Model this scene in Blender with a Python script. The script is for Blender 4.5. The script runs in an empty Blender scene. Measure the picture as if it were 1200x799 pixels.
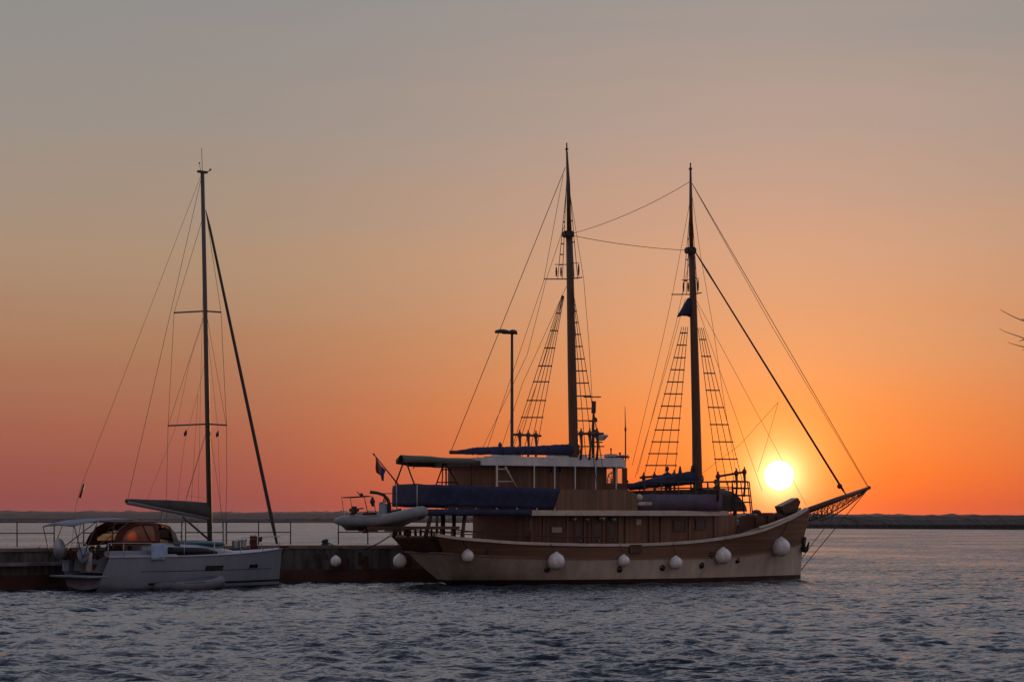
import bpy, bmesh, math, random
import numpy as np
from mathutils import Vector, Matrix

random.seed(7)
SC = bpy.context.scene
COL = SC.collection

# ------------------------------------------------------------------ camera, sky, sun, exposure
CAM_H = 2.9            # eye height above the water (m)
FOC = 2400.0           # focal length in photograph pixels
HORX, HORY = 600.0, 611.0
cam_d = bpy.data.cameras.new('camera')
cam_d.lens = 72.0
cam_d.sensor_width = 36.0
cam_d.shift_y = (HORY - 399.5) / 1200.0
cam_d.clip_start = 0.1
cam_d.clip_end = 40000.0
cam = bpy.data.objects.new('camera', cam_d)
cam.location = (0, 0, CAM_H)
cam.rotation_euler = (math.radians(90), 0, 0)
COL.objects.link(cam)
SC.camera = cam

SUN_AZ = math.atan((913 - HORX) / FOC)              # to the right of +Y
SUN_EL = math.atan((HORY - 557) / FOC * math.cos(SUN_AZ))
SUN_DIR = Vector((math.sin(SUN_AZ) * math.cos(SUN_EL), math.cos(SUN_AZ) * math.cos(SUN_EL), math.sin(SUN_EL)))


def lin(c):
    out = []
    for v in c:
        v = v / 255.0
        out.append(v / 12.92 if v <= 0.04045 else ((v + 0.055) / 1.055) ** 2.4)
    return out


def build_world():
    w = bpy.data.worlds.new('World')
    SC.world = w
    w.use_nodes = True
    nt = w.node_tree
    for n in list(nt.nodes):
        nt.nodes.remove(n)
    N, L = nt.nodes.new, nt.links.new

    def math_n(op, a=None, b=None, clamp=False):
        n = N('ShaderNodeMath'); n.operation = op; n.use_clamp = clamp
        for i, v in enumerate((a, b)):
            if v is None:
                continue
            if isinstance(v, (int, float)):
                n.inputs[i].default_value = v
            else:
                L(v, n.inputs[i])
        return n.outputs[0]

    def ramp(stops, fac):
        n = N('ShaderNodeValToRGB')
        cr = n.color_ramp
        cr.interpolation = 'B_SPLINE' if False else 'LINEAR'
        while len(cr.elements) > 1:
            cr.elements.remove(cr.elements[-1])
        for i, (el, c) in enumerate(stops):
            p = math.sqrt(max(el, 0) / 90.0)
            e = cr.elements[0] if i == 0 else cr.elements.new(p)
            e.position = p
            l = lin(c)
            e.color = (l[0], l[1], l[2], 1)
        L(fac, n.inputs[0])
        return n.outputs[0]

    def mix(fac, a, b, mode='MIX'):
        n = N('ShaderNodeMix'); n.data_type = 'RGBA'; n.blend_type = mode
        if isinstance(fac, (int, float)):
            n.inputs[0].default_value = fac
        else:
            L(fac, n.inputs[0])
        for i, v in ((6, a), (7, b)):
            if isinstance(v, (tuple, list)):
                n.inputs[i].default_value = (*v, 1)
            else:
                L(v, n.inputs[i])
        return n.outputs[2]

    def smooth(v, a, b):
        n = N('ShaderNodeMapRange'); n.interpolation_type = 'SMOOTHSTEP'
        L(v, n.inputs[0]); n.inputs[1].default_value = a; n.inputs[2].default_value = b
        return n.outputs[0]

    tc = N('ShaderNodeTexCoord')
    sep = N('ShaderNodeSeparateXYZ'); L(tc.outputs['Generated'], sep.inputs[0])
    z = math_n('MAXIMUM', sep.outputs[2], 0.0)
    el = math_n('MULTIPLY', math_n('ARCSINE', z), 57.29578)
    # faint uneven layers of thin haze: shift the elevation a little with long flat noise
    mp = N('ShaderNodeMapping'); mp.inputs['Scale'].default_value = (1.6, 1.6, 26.0)
    L(tc.outputs['Generated'], mp.inputs[0])
    nz = N('ShaderNodeTexNoise'); nz.inputs['Scale'].default_value = 2.2; nz.inputs['Detail'].default_value = 3.0
    L(mp.outputs[0], nz.inputs['Vector'])
    wob = math_n('MULTIPLY_ADD', nz.outputs[0], 0.24)
    wob.node.inputs[2].default_value = 0.88
    el = math_n('MULTIPLY', el, wob)
    f = math_n('SQRT', math_n('DIVIDE', el, 90.0))
    # azimuth away from the sun (degrees)
    ax = math_n('ARCTAN2', sep.outputs[0], sep.outputs[1])
    daz = math_n('SUBTRACT', math_n('MULTIPLY', ax, 57.29578), math.degrees(SUN_AZ))
    adz = math_n('ABSOLUTE', daz)
    adz = math_n('MINIMUM', adz, math_n('SUBTRACT', 360.0, adz))
    # angle to the sun
    dot = N('ShaderNodeVectorMath'); dot.operation = 'DOT_PRODUCT'
    L(tc.outputs['Generated'], dot.inputs[0]); dot.inputs[1].default_value = SUN_DIR
    ang = math_n('MULTIPLY', math_n('ARCCOSINE', math_n('MINIMUM', dot.outputs['Value'], 1.0)), 57.29578)

    sunward = ramp(SKY_SUN, f)
    side = ramp(SKY_SIDE, f)
    east = ramp(SKY_EAST, f)
    c = mix(smooth(adz, -1.5, 17.5), sunward, side)
    c = mix(smooth(adz, 24.0, 120.0), c, east)

    def glow(sig, col, k):
        e = math_n('EXPONENT', math_n('MULTIPLY', ang, -1.0 / sig))
        n = N('ShaderNodeVectorMath'); n.operation = 'SCALE'
        n.inputs[0].default_value = [k * v for v in col]
        L(e, n.inputs['Scale'])
        return n.outputs[0]
    for g in SKY_GLOW:
        c = mix(1.0, c, glow(*g), 'ADD')
    disc = math_n('SUBTRACT', 1.0, smooth(ang, 0.345, 0.42))
    dsc = N('ShaderNodeVectorMath'); dsc.operation = 'SCALE'
    dsc.inputs[0].default_value = (9.0, 7.2, 4.6)
    L(disc, dsc.inputs['Scale'])
    c = mix(1.0, c, dsc.outputs[0], 'ADD')

    sky = N('ShaderNodeTexSky'); sky.sky_type = 'NISHITA'; sky.sun_disc = False
    sky.sun_elevation = SUN_EL; sky.sun_rotation = SUN_AZ
    sky.air_density = 1.0; sky.dust_density = 2.0; sky.ozone_density = 1.0
    b1 = N('ShaderNodeBackground'); L(sky.outputs[0], b1.inputs[0]); b1.inputs[1].default_value = SKY_NISHITA
    b2 = N('ShaderNodeBackground'); L(c, b2.inputs[0]); b2.inputs[1].default_value = 1.0
    add = N('ShaderNodeAddShader'); L(b1.outputs[0], add.inputs[0]); L(b2.outputs[0], add.inputs[1])
    out = N('ShaderNodeOutputWorld'); L(add.outputs[0], out.inputs[0])


SKY_NISHITA = 0.008
HAZE = 1.1e-5
# colours of the dusk sky by elevation; unseen high and eastern parts raised to brighten water and ship
SKY_SUN = [(0, (226, 70, 30)), (0.5, (236, 86, 30)), (1.4, (242, 106, 34)), (3.1, (227, 128, 70)), (5.0, (209, 143, 102)), (7.4, (196, 150, 124)),
           (10.9, (171, 150, 140)), (14.3, (150, 145, 142)), (28, (218, 213, 222)), (60, (182, 188, 214)), (90, (86, 104, 144))]
SKY_SIDE = [(0, (128, 68, 72)), (0.5, (137, 71, 72)), (1.5, (146, 79, 74)), (2.65, (155, 91, 77)), (5.0, (163, 118, 92)), (7.4, (164, 137, 114)),
            (10.9, (149, 140, 133)), (14.3, (138, 138, 138)), (28, (214, 211, 222)), (60, (180, 187, 214)), (90, (86, 104, 144))]
SKY_EAST = [(0, (156, 128, 124)), (5, (174, 144, 140)), (12, (172, 150, 150)), (30, (150, 148, 156)), (60, (122, 130, 150)), (90, (92, 106, 136))]
SKY_GLOW = [(0.33, (1.0, 0.80, 0.40), 3.2), (0.9, (1.0, 0.54, 0.13), 0.75), (2.4, (1.0, 0.36, 0.05), 0.28), (6.0, (1.0, 0.22, 0.03), 0.06)]
build_world()

sun_d = bpy.data.lights.new('sun', 'SUN')
sun_d.energy = 2.2
sun_d.angle = math.radians(0.5)
sun_d.color = (1.0, 0.44, 0.14)
sun = bpy.data.objects.new('sun', sun_d)
sun.rotation_euler = (-SUN_DIR).to_track_quat('-Z', 'Y').to_euler()
sun.location = (60, 60, 40)
COL.objects.link(sun)

SC.view_settings.view_transform = 'Standard'
SC.view_settings.look = 'None'
SC.view_settings.exposure = 0.0
SC.view_settings.gamma = 1.0
SC.view_settings.use_curve_mapping = False
SC.render.engine = 'CYCLES'
SC.cycles.max_bounces = 6
SC.cycles.volume_bounces = 1
SC.cycles.caustics_reflective = False
SC.cycles.caustics_refractive = False
SC.cycles.sample_clamp_indirect = 4.0


# ------------------------------------------------------------------ materials
def mat(name, col, rough=0.6, var=0.15, scale=3.0, metal=0.0, bump=0.0, stretch=(1, 1, 1), planks=None, spec=0.4, dark=0.5, backlight=0.0):
    """Surface with uneven colour. planks = (axis, spacing m, line width m): seams across that local axis."""
    m = bpy.data.materials.new(name)
    m.use_nodes = True
    nt = m.node_tree
    N, L = nt.nodes.new, nt.links.new
    bs = nt.nodes['Principled BSDF']
    tc = N('ShaderNodeTexCoord')
    mp = N('ShaderNodeMapping'); mp.inputs['Scale'].default_value = stretch
    L(tc.outputs['Object'], mp.inputs[0])
    nz = N('ShaderNodeTexNoise'); nz.inputs['Scale'].default_value = scale; nz.inputs['Detail'].default_value = 6; nz.inputs['Roughness'].default_value = 0.65
    L(mp.outputs[0], nz.inputs['Vector'])
    rp = N('ShaderNodeValToRGB')
    rp.color_ramp.elements[0].position = 0.3; rp.color_ramp.elements[1].position = 0.7
    a = [max(0, v * (1 - var)) for v in col]; b = [min(1, v * (1 + var)) for v in col]
    rp.color_ramp.elements[0].color = (*a, 1); rp.color_ramp.elements[1].color = (*b, 1)
    L(nz.outputs[0], rp.inputs[0])
    c = rp.outputs[0]
    if planks:
        ax, sp, lw = planks
        sx = N('ShaderNodeSeparateXYZ'); L(tc.outputs['Object'], sx.inputs[0])
        dv = N('ShaderNodeMath'); dv.operation = 'DIVIDE'; L(sx.outputs[ax], dv.inputs[0]); dv.inputs[1].default_value = sp
        fr = N('ShaderNodeMath'); fr.operation = 'FRACT'; L(dv.outputs[0], fr.inputs[0])
        lt = N('ShaderNodeMath'); lt.operation = 'LESS_THAN'; L(fr.outputs[0], lt.inputs[0]); lt.inputs[1].default_value = lw / sp
        fl = N('ShaderNodeMath'); fl.operation = 'FLOOR'; L(dv.outputs[0], fl.inputs[0])
        wn = N('ShaderNodeTexWhiteNoise'); wn.noise_dimensions = '1D'; L(fl.outputs[0], wn.inputs['W'])
        mr = N('ShaderNodeMapRange'); L(wn.outputs[0], mr.inputs[0]); mr.inputs[3].default_value = 1 - var; mr.inputs[4].default_value = 1 + var
        sc = N('ShaderNodeVectorMath'); sc.operation = 'SCALE'; L(c, sc.inputs[0]); L(mr.outputs[0], sc.inputs['Scale'])
        mx = N('ShaderNodeMix'); mx.data_type = 'RGBA'
        L(lt.outputs[0], mx.inputs[0]); L(sc.outputs[0], mx.inputs[6]); mx.inputs[7].default_value = (*[v * dark for v in col], 1)
        c = mx.outputs[2]
    L(c, bs.inputs['Base Color'])
    bs.inputs['Roughness'].default_value = rough
    bs.inputs['Metallic'].default_value = metal
    bs.inputs['Specular IOR Level'].default_value = spec
    if bump:
        bp = N('ShaderNodeBump'); bp.inputs['Strength'].default_value = bump; bp.inputs['Distance'].default_value = 0.02
        L(nz.outputs[0], bp.inputs['Height']); L(bp.outputs[0], bs.inputs['Normal'])
    if backlight:                       # thin cloth or plastic that lets light through
        tr = N('ShaderNodeBsdfTranslucent'); L(c, tr.inputs[0])
        ms = N('ShaderNodeMixShader'); ms.inputs[0].default_value = backlight
        L(bs.outputs[0], ms.inputs[1]); L(tr.outputs[0], ms.inputs[2])
        L(ms.outputs[0], nt.nodes['Material Output'].inputs[0])
    return m


def glass_mat(name, tint, mix):
    m = bpy.data.materials.new(name)
    m.use_nodes = True
    nt = m.node_tree
    N, L = nt.nodes.new, nt.links.new
    for n in list(nt.nodes):
        nt.nodes.remove(n)
    t = N('ShaderNodeBsdfTransparent'); t.inputs[0].default_value = (*tint, 1)
    g = N('ShaderNodeBsdfGlossy'); g.inputs['Roughness'].default_value = 0.05
    fr = N('ShaderNodeFresnel'); fr.inputs[0].default_value = 1.45
    ad = N('ShaderNodeMath'); ad.operation = 'ADD'; ad.inputs[1].default_value = mix; L(fr.outputs[0], ad.inputs[0])
    ms = N('ShaderNodeMixShader'); L(ad.outputs[0], ms.inputs[0]); L(t.outputs[0], ms.inputs[1]); L(g.outputs[0], ms.inputs[2])
    o = N('ShaderNodeOutputMaterial'); L(ms.outputs[0], o.inputs[0])
    return m


def water_mat():
    m = bpy.data.materials.new('sea_water')
    m.use_nodes = True
    nt = m.node_tree
    N, L = nt.nodes.new, nt.links.new
    bs = nt.nodes['Principled BSDF']
    bs.inputs['Base Color'].default_value = (0.006, 0.016, 0.027, 1)
    bs.inputs['Roughness'].default_value = 0.06
    bs.inputs['IOR'].default_value = 1.333
    geo = N('ShaderNodeNewGeometry')
    tot = None
    for sc, det, k, st in WATER_LAYERS:
        mp = N('ShaderNodeMapping'); mp.inputs['Scale'].default_value = st
        mp.inputs['Location'].default_value = (sc * 3.1, sc * 1.7, 0)
        L(geo.outputs['Position'], mp.inputs[0])
        nz = N('ShaderNodeTexNoise'); nz.inputs['Scale'].default_value = sc; nz.inputs['Detail'].default_value = det
        nz.inputs['Roughness'].default_value = 0.6
        L(mp.outputs[0], nz.inputs['Vector'])
        sb = N('ShaderNodeVectorMath'); sb.operation = 'SUBTRACT'; L(nz.outputs['Color'], sb.inputs[0]); sb.inputs[1].default_value = (0.5, 0.5, 0.5)
        ml = N('ShaderNodeVectorMath'); ml.operation = 'MULTIPLY'; L(sb.outputs[0], ml.inputs[0]); ml.inputs[1].default_value = (k, k, 0)
        if tot is None:
            tot = ml.outputs[0]
        else:
            a = N('ShaderNodeVectorMath'); a.operation = 'ADD'; L(tot, a.inputs[0]); L(ml.outputs[0], a.inputs[1]); tot = a.outputs[0]
    # wind from behind the viewer: the faces of the ripples lean that way more than the backs
    sp = N('ShaderNodeSeparateXYZ'); L(tot, sp.inputs[0])
    ab = N('ShaderNodeMath'); ab.operation = 'ABSOLUTE'; L(sp.outputs[1], ab.inputs[0])
    ng = N('ShaderNodeMath'); ng.operation = 'MULTIPLY_ADD'; L(ab.outputs[0], ng.inputs[0]); ng.inputs[1].default_value = -1.0; ng.inputs[2].default_value = -0.035
    cb = N('ShaderNodeCombineXYZ'); L(sp.outputs[0], cb.inputs[0]); L(ng.outputs[0], cb.inputs[1])
    tot = cb.outputs[0]
    # calmer and rougher patches drifting over the surface
    mp = N('ShaderNodeMapping'); mp.inputs['Scale'].default_value = (0.05, 0.035, 1)
    L(geo.outputs['Position'], mp.inputs[0])
    nz = N('ShaderNodeTexNoise'); nz.inputs['Scale'].default_value = 1.0; nz.inputs['Detail'].default_value = 6
    L(mp.outputs[0], nz.inputs['Vector'])
    mr = N('ShaderNodeMapRange'); L(nz.outputs[0], mr.inputs[0]); mr.inputs[1].default_value = 0.3; mr.inputs[2].default_value = 0.7
    mr.inputs[3].default_value = 0.55; mr.inputs[4].default_value = 2.0
    sc_ = N('ShaderNodeVectorMath'); sc_.operation = 'SCALE'; L(tot, sc_.inputs[0]); L(mr.outputs[0], sc_.inputs['Scale'])
    ad = N('ShaderNodeVectorMath'); ad.operation = 'ADD'; L(geo.outputs['Normal'], ad.inputs[0]); L(sc_.outputs[0], ad.inputs[1])
    nm = N('ShaderNodeVectorMath'); nm.operation = 'NORMALIZE'; L(ad.outputs[0], nm.inputs[0])
    L(nm.outputs[0], bs.inputs['Normal'])
    return m


WATER_LAYERS = [(0.45, 2, 0.95, (0.5, 1, 1)), (1.5, 3, 1.5, (0.6, 1, 1)), (4.8, 3, 1.5, (0.65, 1, 1)), (12.0, 2, 0.5, (0.8, 1, 1))]


# ------------------------------------------------------------------ tagging and mesh helpers
def tag(o, label=None, cat=None, group=None, kind=None):
    if label: o['label'] = label
    if cat: o['category'] = cat
    if group: o['group'] = group
    if kind: o['kind'] = kind
    return o


def empty(name, loc=(0, 0, 0), rz=0.0, label=None, cat=None, group=None):
    o = bpy.data.objects.new(name, None)
    o.empty_display_size = 0.3
    COL.objects.link(o)
    o.location = loc
    o.rotation_euler = (0, 0, rz)
    return tag(o, label, cat, group)


def copy_tree(o, parent=None):
    c = o.copy()
    COL.objects.link(c)
    if parent is not None:
        c.parent = parent
    for ch in list(o.children):
        copy_tree(ch, c)
    return c


def V(*a):
    return Vector(a)


class MB:
    """Collects shapes, then links them as ONE mesh object."""
    def __init__(self):
        self.v, self.f, self.mi, self.sm = [], [], [], []

    def add(self, verts, faces, mi=0, smooth=False):
        b = len(self.v)
        self.v += [tuple(p) for p in verts]
        self.f += [tuple(i + b for i in f) for f in faces]
        self.mi += [mi] * len(faces)
        self.sm += [smooth] * len(faces)
        return self

    def box(self, c, s, rz=0.0, ry=0.0, mi=0, bev=0.0):
        bm = bmesh.new()
        bmesh.ops.create_cube(bm, size=1.0)
        bmesh.ops.scale(bm, vec=s, verts=bm.verts)
        if bev:
            bmesh.ops.bevel(bm, geom=list(bm.edges), offset=bev, segments=2, affect='EDGES')
        M = Matrix.Translation(c) @ Matrix.Rotation(rz, 4, 'Z') @ Matrix.Rotation(ry, 4, 'Y')
        bm.verts.ensure_lookup_table(); bm.verts.index_update()
        self.add([M @ v.co for v in bm.verts], [[v.index for v in f.verts] for f in bm.faces], mi)
        bm.free()
        return self

    def tube(self, pts, r, n=6, cap=True, mi=0, smooth=True):
        """Round bar along pts; r one radius or one per point."""
        pts = [Vector(p) for p in pts]
        k = len(pts)
        rs = list(r) if isinstance(r, (list, tuple)) else [r] * k
        rings = []
        up = None
        for i in range(k):
            d = (pts[min(i + 1, k - 1)] - pts[max(i - 1, 0)])
            d = d.normalized() if d.length > 1e-9 else Vector((0, 0, 1))
            if up is None:
                up = d.orthogonal().normalized()
            else:
                up = (up - d * up.dot(d))
                up = up.normalized() if up.length > 1e-6 else d.orthogonal().normalized()
            sd = d.cross(up)
            rings.append([pts[i] + (up * math.cos(2 * math.pi * j / n) + sd * math.sin(2 * math.pi * j / n)) * rs[i] for j in range(n)])
        vs = [p for ring in rings for p in ring]
        fs = [(i * n + j, i * n + (j + 1) % n, (i + 1) * n + (j + 1) % n, (i + 1) * n + j) for i in range(k - 1) for j in range(n)]
        if cap:
            fs += [tuple(range(n - 1, -1, -1)), tuple((k - 1) * n + j for j in range(n))]
        return self.add(vs, fs, mi, smooth)

    def ball(self, c, r, nu=16, nv=10, mi=0, sq=(1, 1, 1)):
        vs, fs = [], []
        for i in range(nv + 1):
            th = math.pi * i / nv
            for j in range(nu):
                ph = 2 * math.pi * j / nu
                vs.append(Vector(c) + Vector((r * sq[0] * math.sin(th) * math.cos(ph), r * sq[1] * math.sin(th) * math.sin(ph), r * sq[2] * math.cos(th))))
        for i in range(nv):
            for j in range(nu):
                fs.append((i * nu + j, (i + 1) * nu + j, (i + 1) * nu + (j + 1) % nu, i * nu + (j + 1) % nu))
        return self.add(vs, fs, mi, True)

    def grid(self, rows, mi=0, smooth=True, close=False):
        """rows: list of equal-length lists of points."""
        n = len(rows[0])
        vs = [p for r in rows for p in r]
        fs = []
        for i in range(len(rows) - 1):
            for j in range(n - (0 if close else 1)):
                fs.append((i * n + j, i * n + (j + 1) % n, (i + 1) * n + (j + 1) % n, (i + 1) * n + j))
        return self.add(vs, fs, mi, smooth)

    def slab(self, a, b, mi=0, smooth=False):
        """Closed body between two equal outlines a and b (lists of points)."""
        n = len(a)
        vs = list(a) + list(b)
        fs = [tuple(range(n - 1, -1, -1)), tuple(range(n, 2 * n))]
        fs += [(i, (i + 1) % n, n + (i + 1) % n, n + i) for i in range(n)]
        return self.add(vs, fs, mi, smooth)

    def build(self, name, m, parent=None, thick=0.0):
        me = bpy.data.meshes.new(name)
        me.from_pydata(self.v, [], self.f)
        ms = m if isinstance(m, (list, tuple)) else [m]
        for q in ms:
            me.materials.append(q)
        me.polygons.foreach_set('material_index', self.mi)
        me.polygons.foreach_set('use_smooth', self.sm)
        bm = bmesh.new(); bm.from_mesh(me)
        bmesh.ops.remove_doubles(bm, verts=bm.verts, dist=1e-5)
        bmesh.ops.recalc_face_normals(bm, faces=bm.faces)
        bm.to_mesh(me); bm.free()
        o = bpy.data.objects.new(name, me)
        COL.objects.link(o)
        if parent is not None:
            o.parent = parent
        if thick:
            md = o.modifiers.new('thickness', 'SOLIDIFY'); md.thickness = thick; md.offset = 0
        return o


class Frame:
    """Local axes of a vessel: x to the bow, y to port, z up. loc() turns a sight line into the local
    point on the fore-and-aft plane v metres to starboard of the keel line."""
    def __init__(self, X, Y, yaw):
        self.o = Vector((X, Y)); self.yaw = yaw
        self.u = Vector((math.cos(yaw), math.sin(yaw))); self.s = Vector((math.sin(yaw), -math.cos(yaw)))

    def loc(self, x, y, v=0.0):
        dx = (x - HORX) / FOC
        Y = (v + self.o.dot(self.s)) / (dx * self.s.x + self.s.y)
        p = Vector((dx * Y, Y)) - self.o
        return Vector((p.dot(self.u), -v, CAM_H + (HORY - y) / FOC * Y))

    def world(self, p):
        q = self.o + self.u * p[0] - self.s * p[1]
        return Vector((q.x, q.y, p[2]))


def at(x, y, Y):
    return Vector(((x - HORX) / FOC * Y, Y, CAM_H + (HORY - y) / FOC * Y))


def interp(x, tab):
    if x <= tab[0][0]: return tab[0][1]
    for (a, p), (b, q) in zip(tab, tab[1:]):
        if x <= b:
            k = (x - a) / (b - a)
            return p + (q - p) * k
    return tab[-1][1]


def sinterp(x, tab):
    """smooth (Catmull-Rom like) lookup"""
    xs = [a for a, _ in tab]; ys = [b for _, b in tab]
    if x <= xs[0]: return ys[0]
    if x >= xs[-1]: return ys[-1]
    i = max(k for k in range(len(xs) - 1) if xs[k] <= x)
    h = xs[i + 1] - xs[i]
    def sl(k):
        if k == 0: return (ys[1] - ys[0]) / (xs[1] - xs[0])
        if k == len(xs) - 1: return (ys[-1] - ys[-2]) / (xs[-1] - xs[-2])
        return (ys[k + 1] - ys[k - 1]) / (xs[k + 1] - xs[k - 1])
    t = (x - xs[i]) / h
    m0, m1 = sl(i) * h, sl(i + 1) * h
    return (2*t**3-3*t*t+1)*ys[i] + (t**3-2*t*t+t)*m0 + (-2*t**3+3*t*t)*ys[i+1] + (t**3-t*t)*m1


# ------------------------------------------------------------------ water
def build_water():
    rng = np.random.default_rng(11)
    rows = [-60.0, -20.0, 5.0, 12.0, 18.0, 24.0, 29.0]
    py = 205.0
    while py > 1.0:
        Y = CAM_H * FOC / py
        rows.append(Y)
        py -= 0.42 if py > 40 else 0.8
    rows += [4500.0, 8800.0]
    rows = np.array(rows)
    nc = 640
    s = np.linspace(-1, 1, nc)
    Yg = np.repeat(rows[:, None], nc, 1)
    halfw = np.maximum(30.0, 0.265 * np.abs(rows) + 9.0)
    halfw[-1] = 3600; halfw[-2] = 3000
    halfw = np.where((rows > 1000) & (rows < 4000), np.maximum(halfw, 0.6 * rows), halfw)
    halfw = np.where(rows < 20, 60.0, halfw)
    w = s * 0.9 + 0.1 * s ** 3
    Xg = halfw[:, None] * w[None, :]
    dY = np.gradient(rows)
    dX = halfw * 2 / nc
    Z = np.zeros_like(Xg)
    for i in range(70):
        lam = 0.42 * (2.8 / 0.42) ** rng.random()
        th = math.radians(rng.normal(250, 40))          # travel direction: towards the camera, slightly across
        k = 2 * math.pi / lam
        amp = 0.0070 * min(lam, 1.6) ** 0.9 * (0.7 if lam > 2.5 else 1.0)
        fade = np.clip((lam / np.maximum(dY * abs(math.sin(th)), dX * abs(math.cos(th)) + 1e-6) - 2.0) / 2.0, 0, 1)
        ph = rng.random() * 6.283
        arg = k * (Xg * math.cos(th) + Yg * math.sin(th)) + ph
        grp = 0.65 + 0.35 * np.sin(0.11 * k * (Xg * math.cos(th + 1) + Yg * math.sin(th + 1)) + ph * 3)
        sn = np.sin(arg)
        Z += amp * fade[:, None] * grp * (sn + 0.25 * np.cos(2 * arg))
    n0 = len(rows)
    verts = np.stack([Xg, Yg, Z], -1).reshape(-1, 3)
    idx = np.arange(n0 * nc).reshape(n0, nc)
    q = np.stack([idx[:-1, :-1], idx[:-1, 1:], idx[1:, 1:], idx[1:, :-1]], -1).reshape(-1, 4)
    me = bpy.data.meshes.new('water')
    me.vertices.add(len(verts)); me.vertices.foreach_set('co', verts.ravel())
    me.loops.add(len(q) * 4); me.loops.foreach_set('vertex_index', q.ravel().astype(np.int32))
    me.polygons.add(len(q))
    me.polygons.foreach_set('loop_start', np.arange(0, len(q) * 4, 4, dtype=np.int32))
    me.polygons.foreach_set('use_smooth', np.ones(len(q), bool))
    me.update(calc_edges=True); me.validate()
    me.materials.append(water_mat())
    o = bpy.data.objects.new('water', me)
    COL.objects.link(o)
    tag(o, 'rippled grey blue sea under the sunset sky', 'water', kind='structure')


build_water()


# ------------------------------------------------------------------ far shores
def shore(name, pts, depth, rough, m, label):
    """pts: (X, Y, height) along the waterline; a wooded rise of real depth behind it, uneven along its top."""
    b = MB()
    rng = random.Random(len(name) + len(pts))
    line = []
    for (x0, y0, h0), (x1, y1, h1) in zip(pts, pts[1:]):
        n = max(2, int(math.hypot(x1 - x0, y1 - y0) / rough[0]))
        for i in range(n):
            k = i / n
            line.append((x0 + (x1 - x0) * k, y0 + (y1 - y0) * k, h0 + (h1 - h0) * k))
    line.append(pts[-1])
    prof = [(0.0, -1.5, 0), (0.02, 0.35, .3), (0.12, 0.72, .6), (0.3, 0.86, .8), (0.5, 1.0, 1), (0.75, 0.93, 1), (1.0, 0.5, .6)]
    rows = []
    wob = [rng.gauss(0, 1) for _ in line]
    for (d, h, e) in prof:
        row = []
        slow = 0
        for i, (x, y, hh) in enumerate(line):
            slow = 0.8 * slow + 0.2 * rng.gauss(0, 1)
            z = hh * h + e * (rng.gauss(0, 1) * 0.8 + slow * 0.3) * rough[1]
            if h < 0: z = -1.5
            row.append((x + rng.uniform(-.3, .3) * rough[0], y + d * depth * (1 + 0.1 * rng.random()), z))
        rows.append(row)
    b.grid(rows, smooth=False)
    o = b.build(name, m)
    tag(o, label, 'hills', kind='structure')


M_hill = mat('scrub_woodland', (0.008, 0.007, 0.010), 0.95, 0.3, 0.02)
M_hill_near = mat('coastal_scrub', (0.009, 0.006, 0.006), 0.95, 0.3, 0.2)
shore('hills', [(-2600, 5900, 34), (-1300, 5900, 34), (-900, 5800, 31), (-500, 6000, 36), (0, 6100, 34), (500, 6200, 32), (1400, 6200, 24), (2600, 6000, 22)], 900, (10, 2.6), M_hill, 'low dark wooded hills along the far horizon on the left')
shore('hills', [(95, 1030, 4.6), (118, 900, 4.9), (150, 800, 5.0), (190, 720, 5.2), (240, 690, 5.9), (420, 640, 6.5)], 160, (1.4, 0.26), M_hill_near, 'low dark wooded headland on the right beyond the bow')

# ------------------------------------------------------------------ the air between here and the far shore
def build_haze(dens):
    b = MB(); b.box(V(0, 4400, 22.0), (8400, 9200, 50.0))
    m = bpy.data.materials.new('haze'); m.use_nodes = True
    nt = m.node_tree
    nt.nodes.remove(nt.nodes['Principled BSDF'])
    pv = nt.nodes.new('ShaderNodeVolumePrincipled')
    pv.inputs['Color'].default_value = (0.66, 0.70, 0.92, 1)
    pv.inputs['Density'].default_value = dens
    pv.inputs['Anisotropy'].default_value = 0.35
    nt.links.new(pv.outputs[0], nt.nodes['Material Output'].inputs['Volume'])
    o = b.build('haze', m)
    tag(o, 'thin evening haze over the sea', 'haze', kind='stuff')


build_haze(HAZE)

# ------------------------------------------------------------------ materials of the vessels
M_cream = mat('cream_hull_paint', (0.44, 0.37, 0.305), 0.45, 0.26, 1.1, stretch=(1.6, 1.6, 0.45))
M_boot = mat('red_brown_bottom_paint', (0.032, 0.016, 0.014), 0.6, 0.4, 1.5)
M_plank = mat('varnished_hull_planks', (0.165, 0.092, 0.057), 0.5, 0.2, 1.2, stretch=(0.35, 1, 5), planks=(2, 0.155, 0.014), dark=0.62)
M_darkwood = mat('dark_stained_wood', (0.070, 0.028, 0.016), 0.45, 0.3, 1.5, stretch=(1, 1, 5))
M_wall = mat('varnished_cabin_boards', (0.135, 0.066, 0.038), 0.45, 0.26, 1.4, stretch=(4, 4, 0.5), planks=(0, 0.17, 0.012), dark=0.6)
M_wall2 = mat('dark_cabin_boards', (0.080, 0.032, 0.018), 0.45, 0.36, 1.4, stretch=(4, 4, 0.5), planks=(0, 0.21, 0.016))
M_bulwark = mat('oak_bulwark_boards', (0.160, 0.088, 0.052), 0.5, 0.2, 1.6, stretch=(4, 4, 0.5), planks=(0, 0.145, 0.014))
M_trim = mat('off_white_trim_paint', (0.46, 0.40, 0.345), 0.5, 0.25, 2.0)
M_roof = mat('white_roof_paint', (0.45, 0.45, 0.46), 0.5, 0.2, 1.2, stretch=(2, 2, .5))
M_deck = mat('teak_deck', (0.22, 0.14, 0.085), 0.6, 0.2, 2.0, planks=(1, 0.12, 0.012))
M_blue = mat('navy_canvas', (0.019, 0.025, 0.070), 0.85, 0.4, 1.8, bump=0.9)
M_bluegrey = mat('faded_blue_canvas', (0.085, 0.068, 0.105), 0.85, 0.35, 1.5, bump=0.9)
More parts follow.
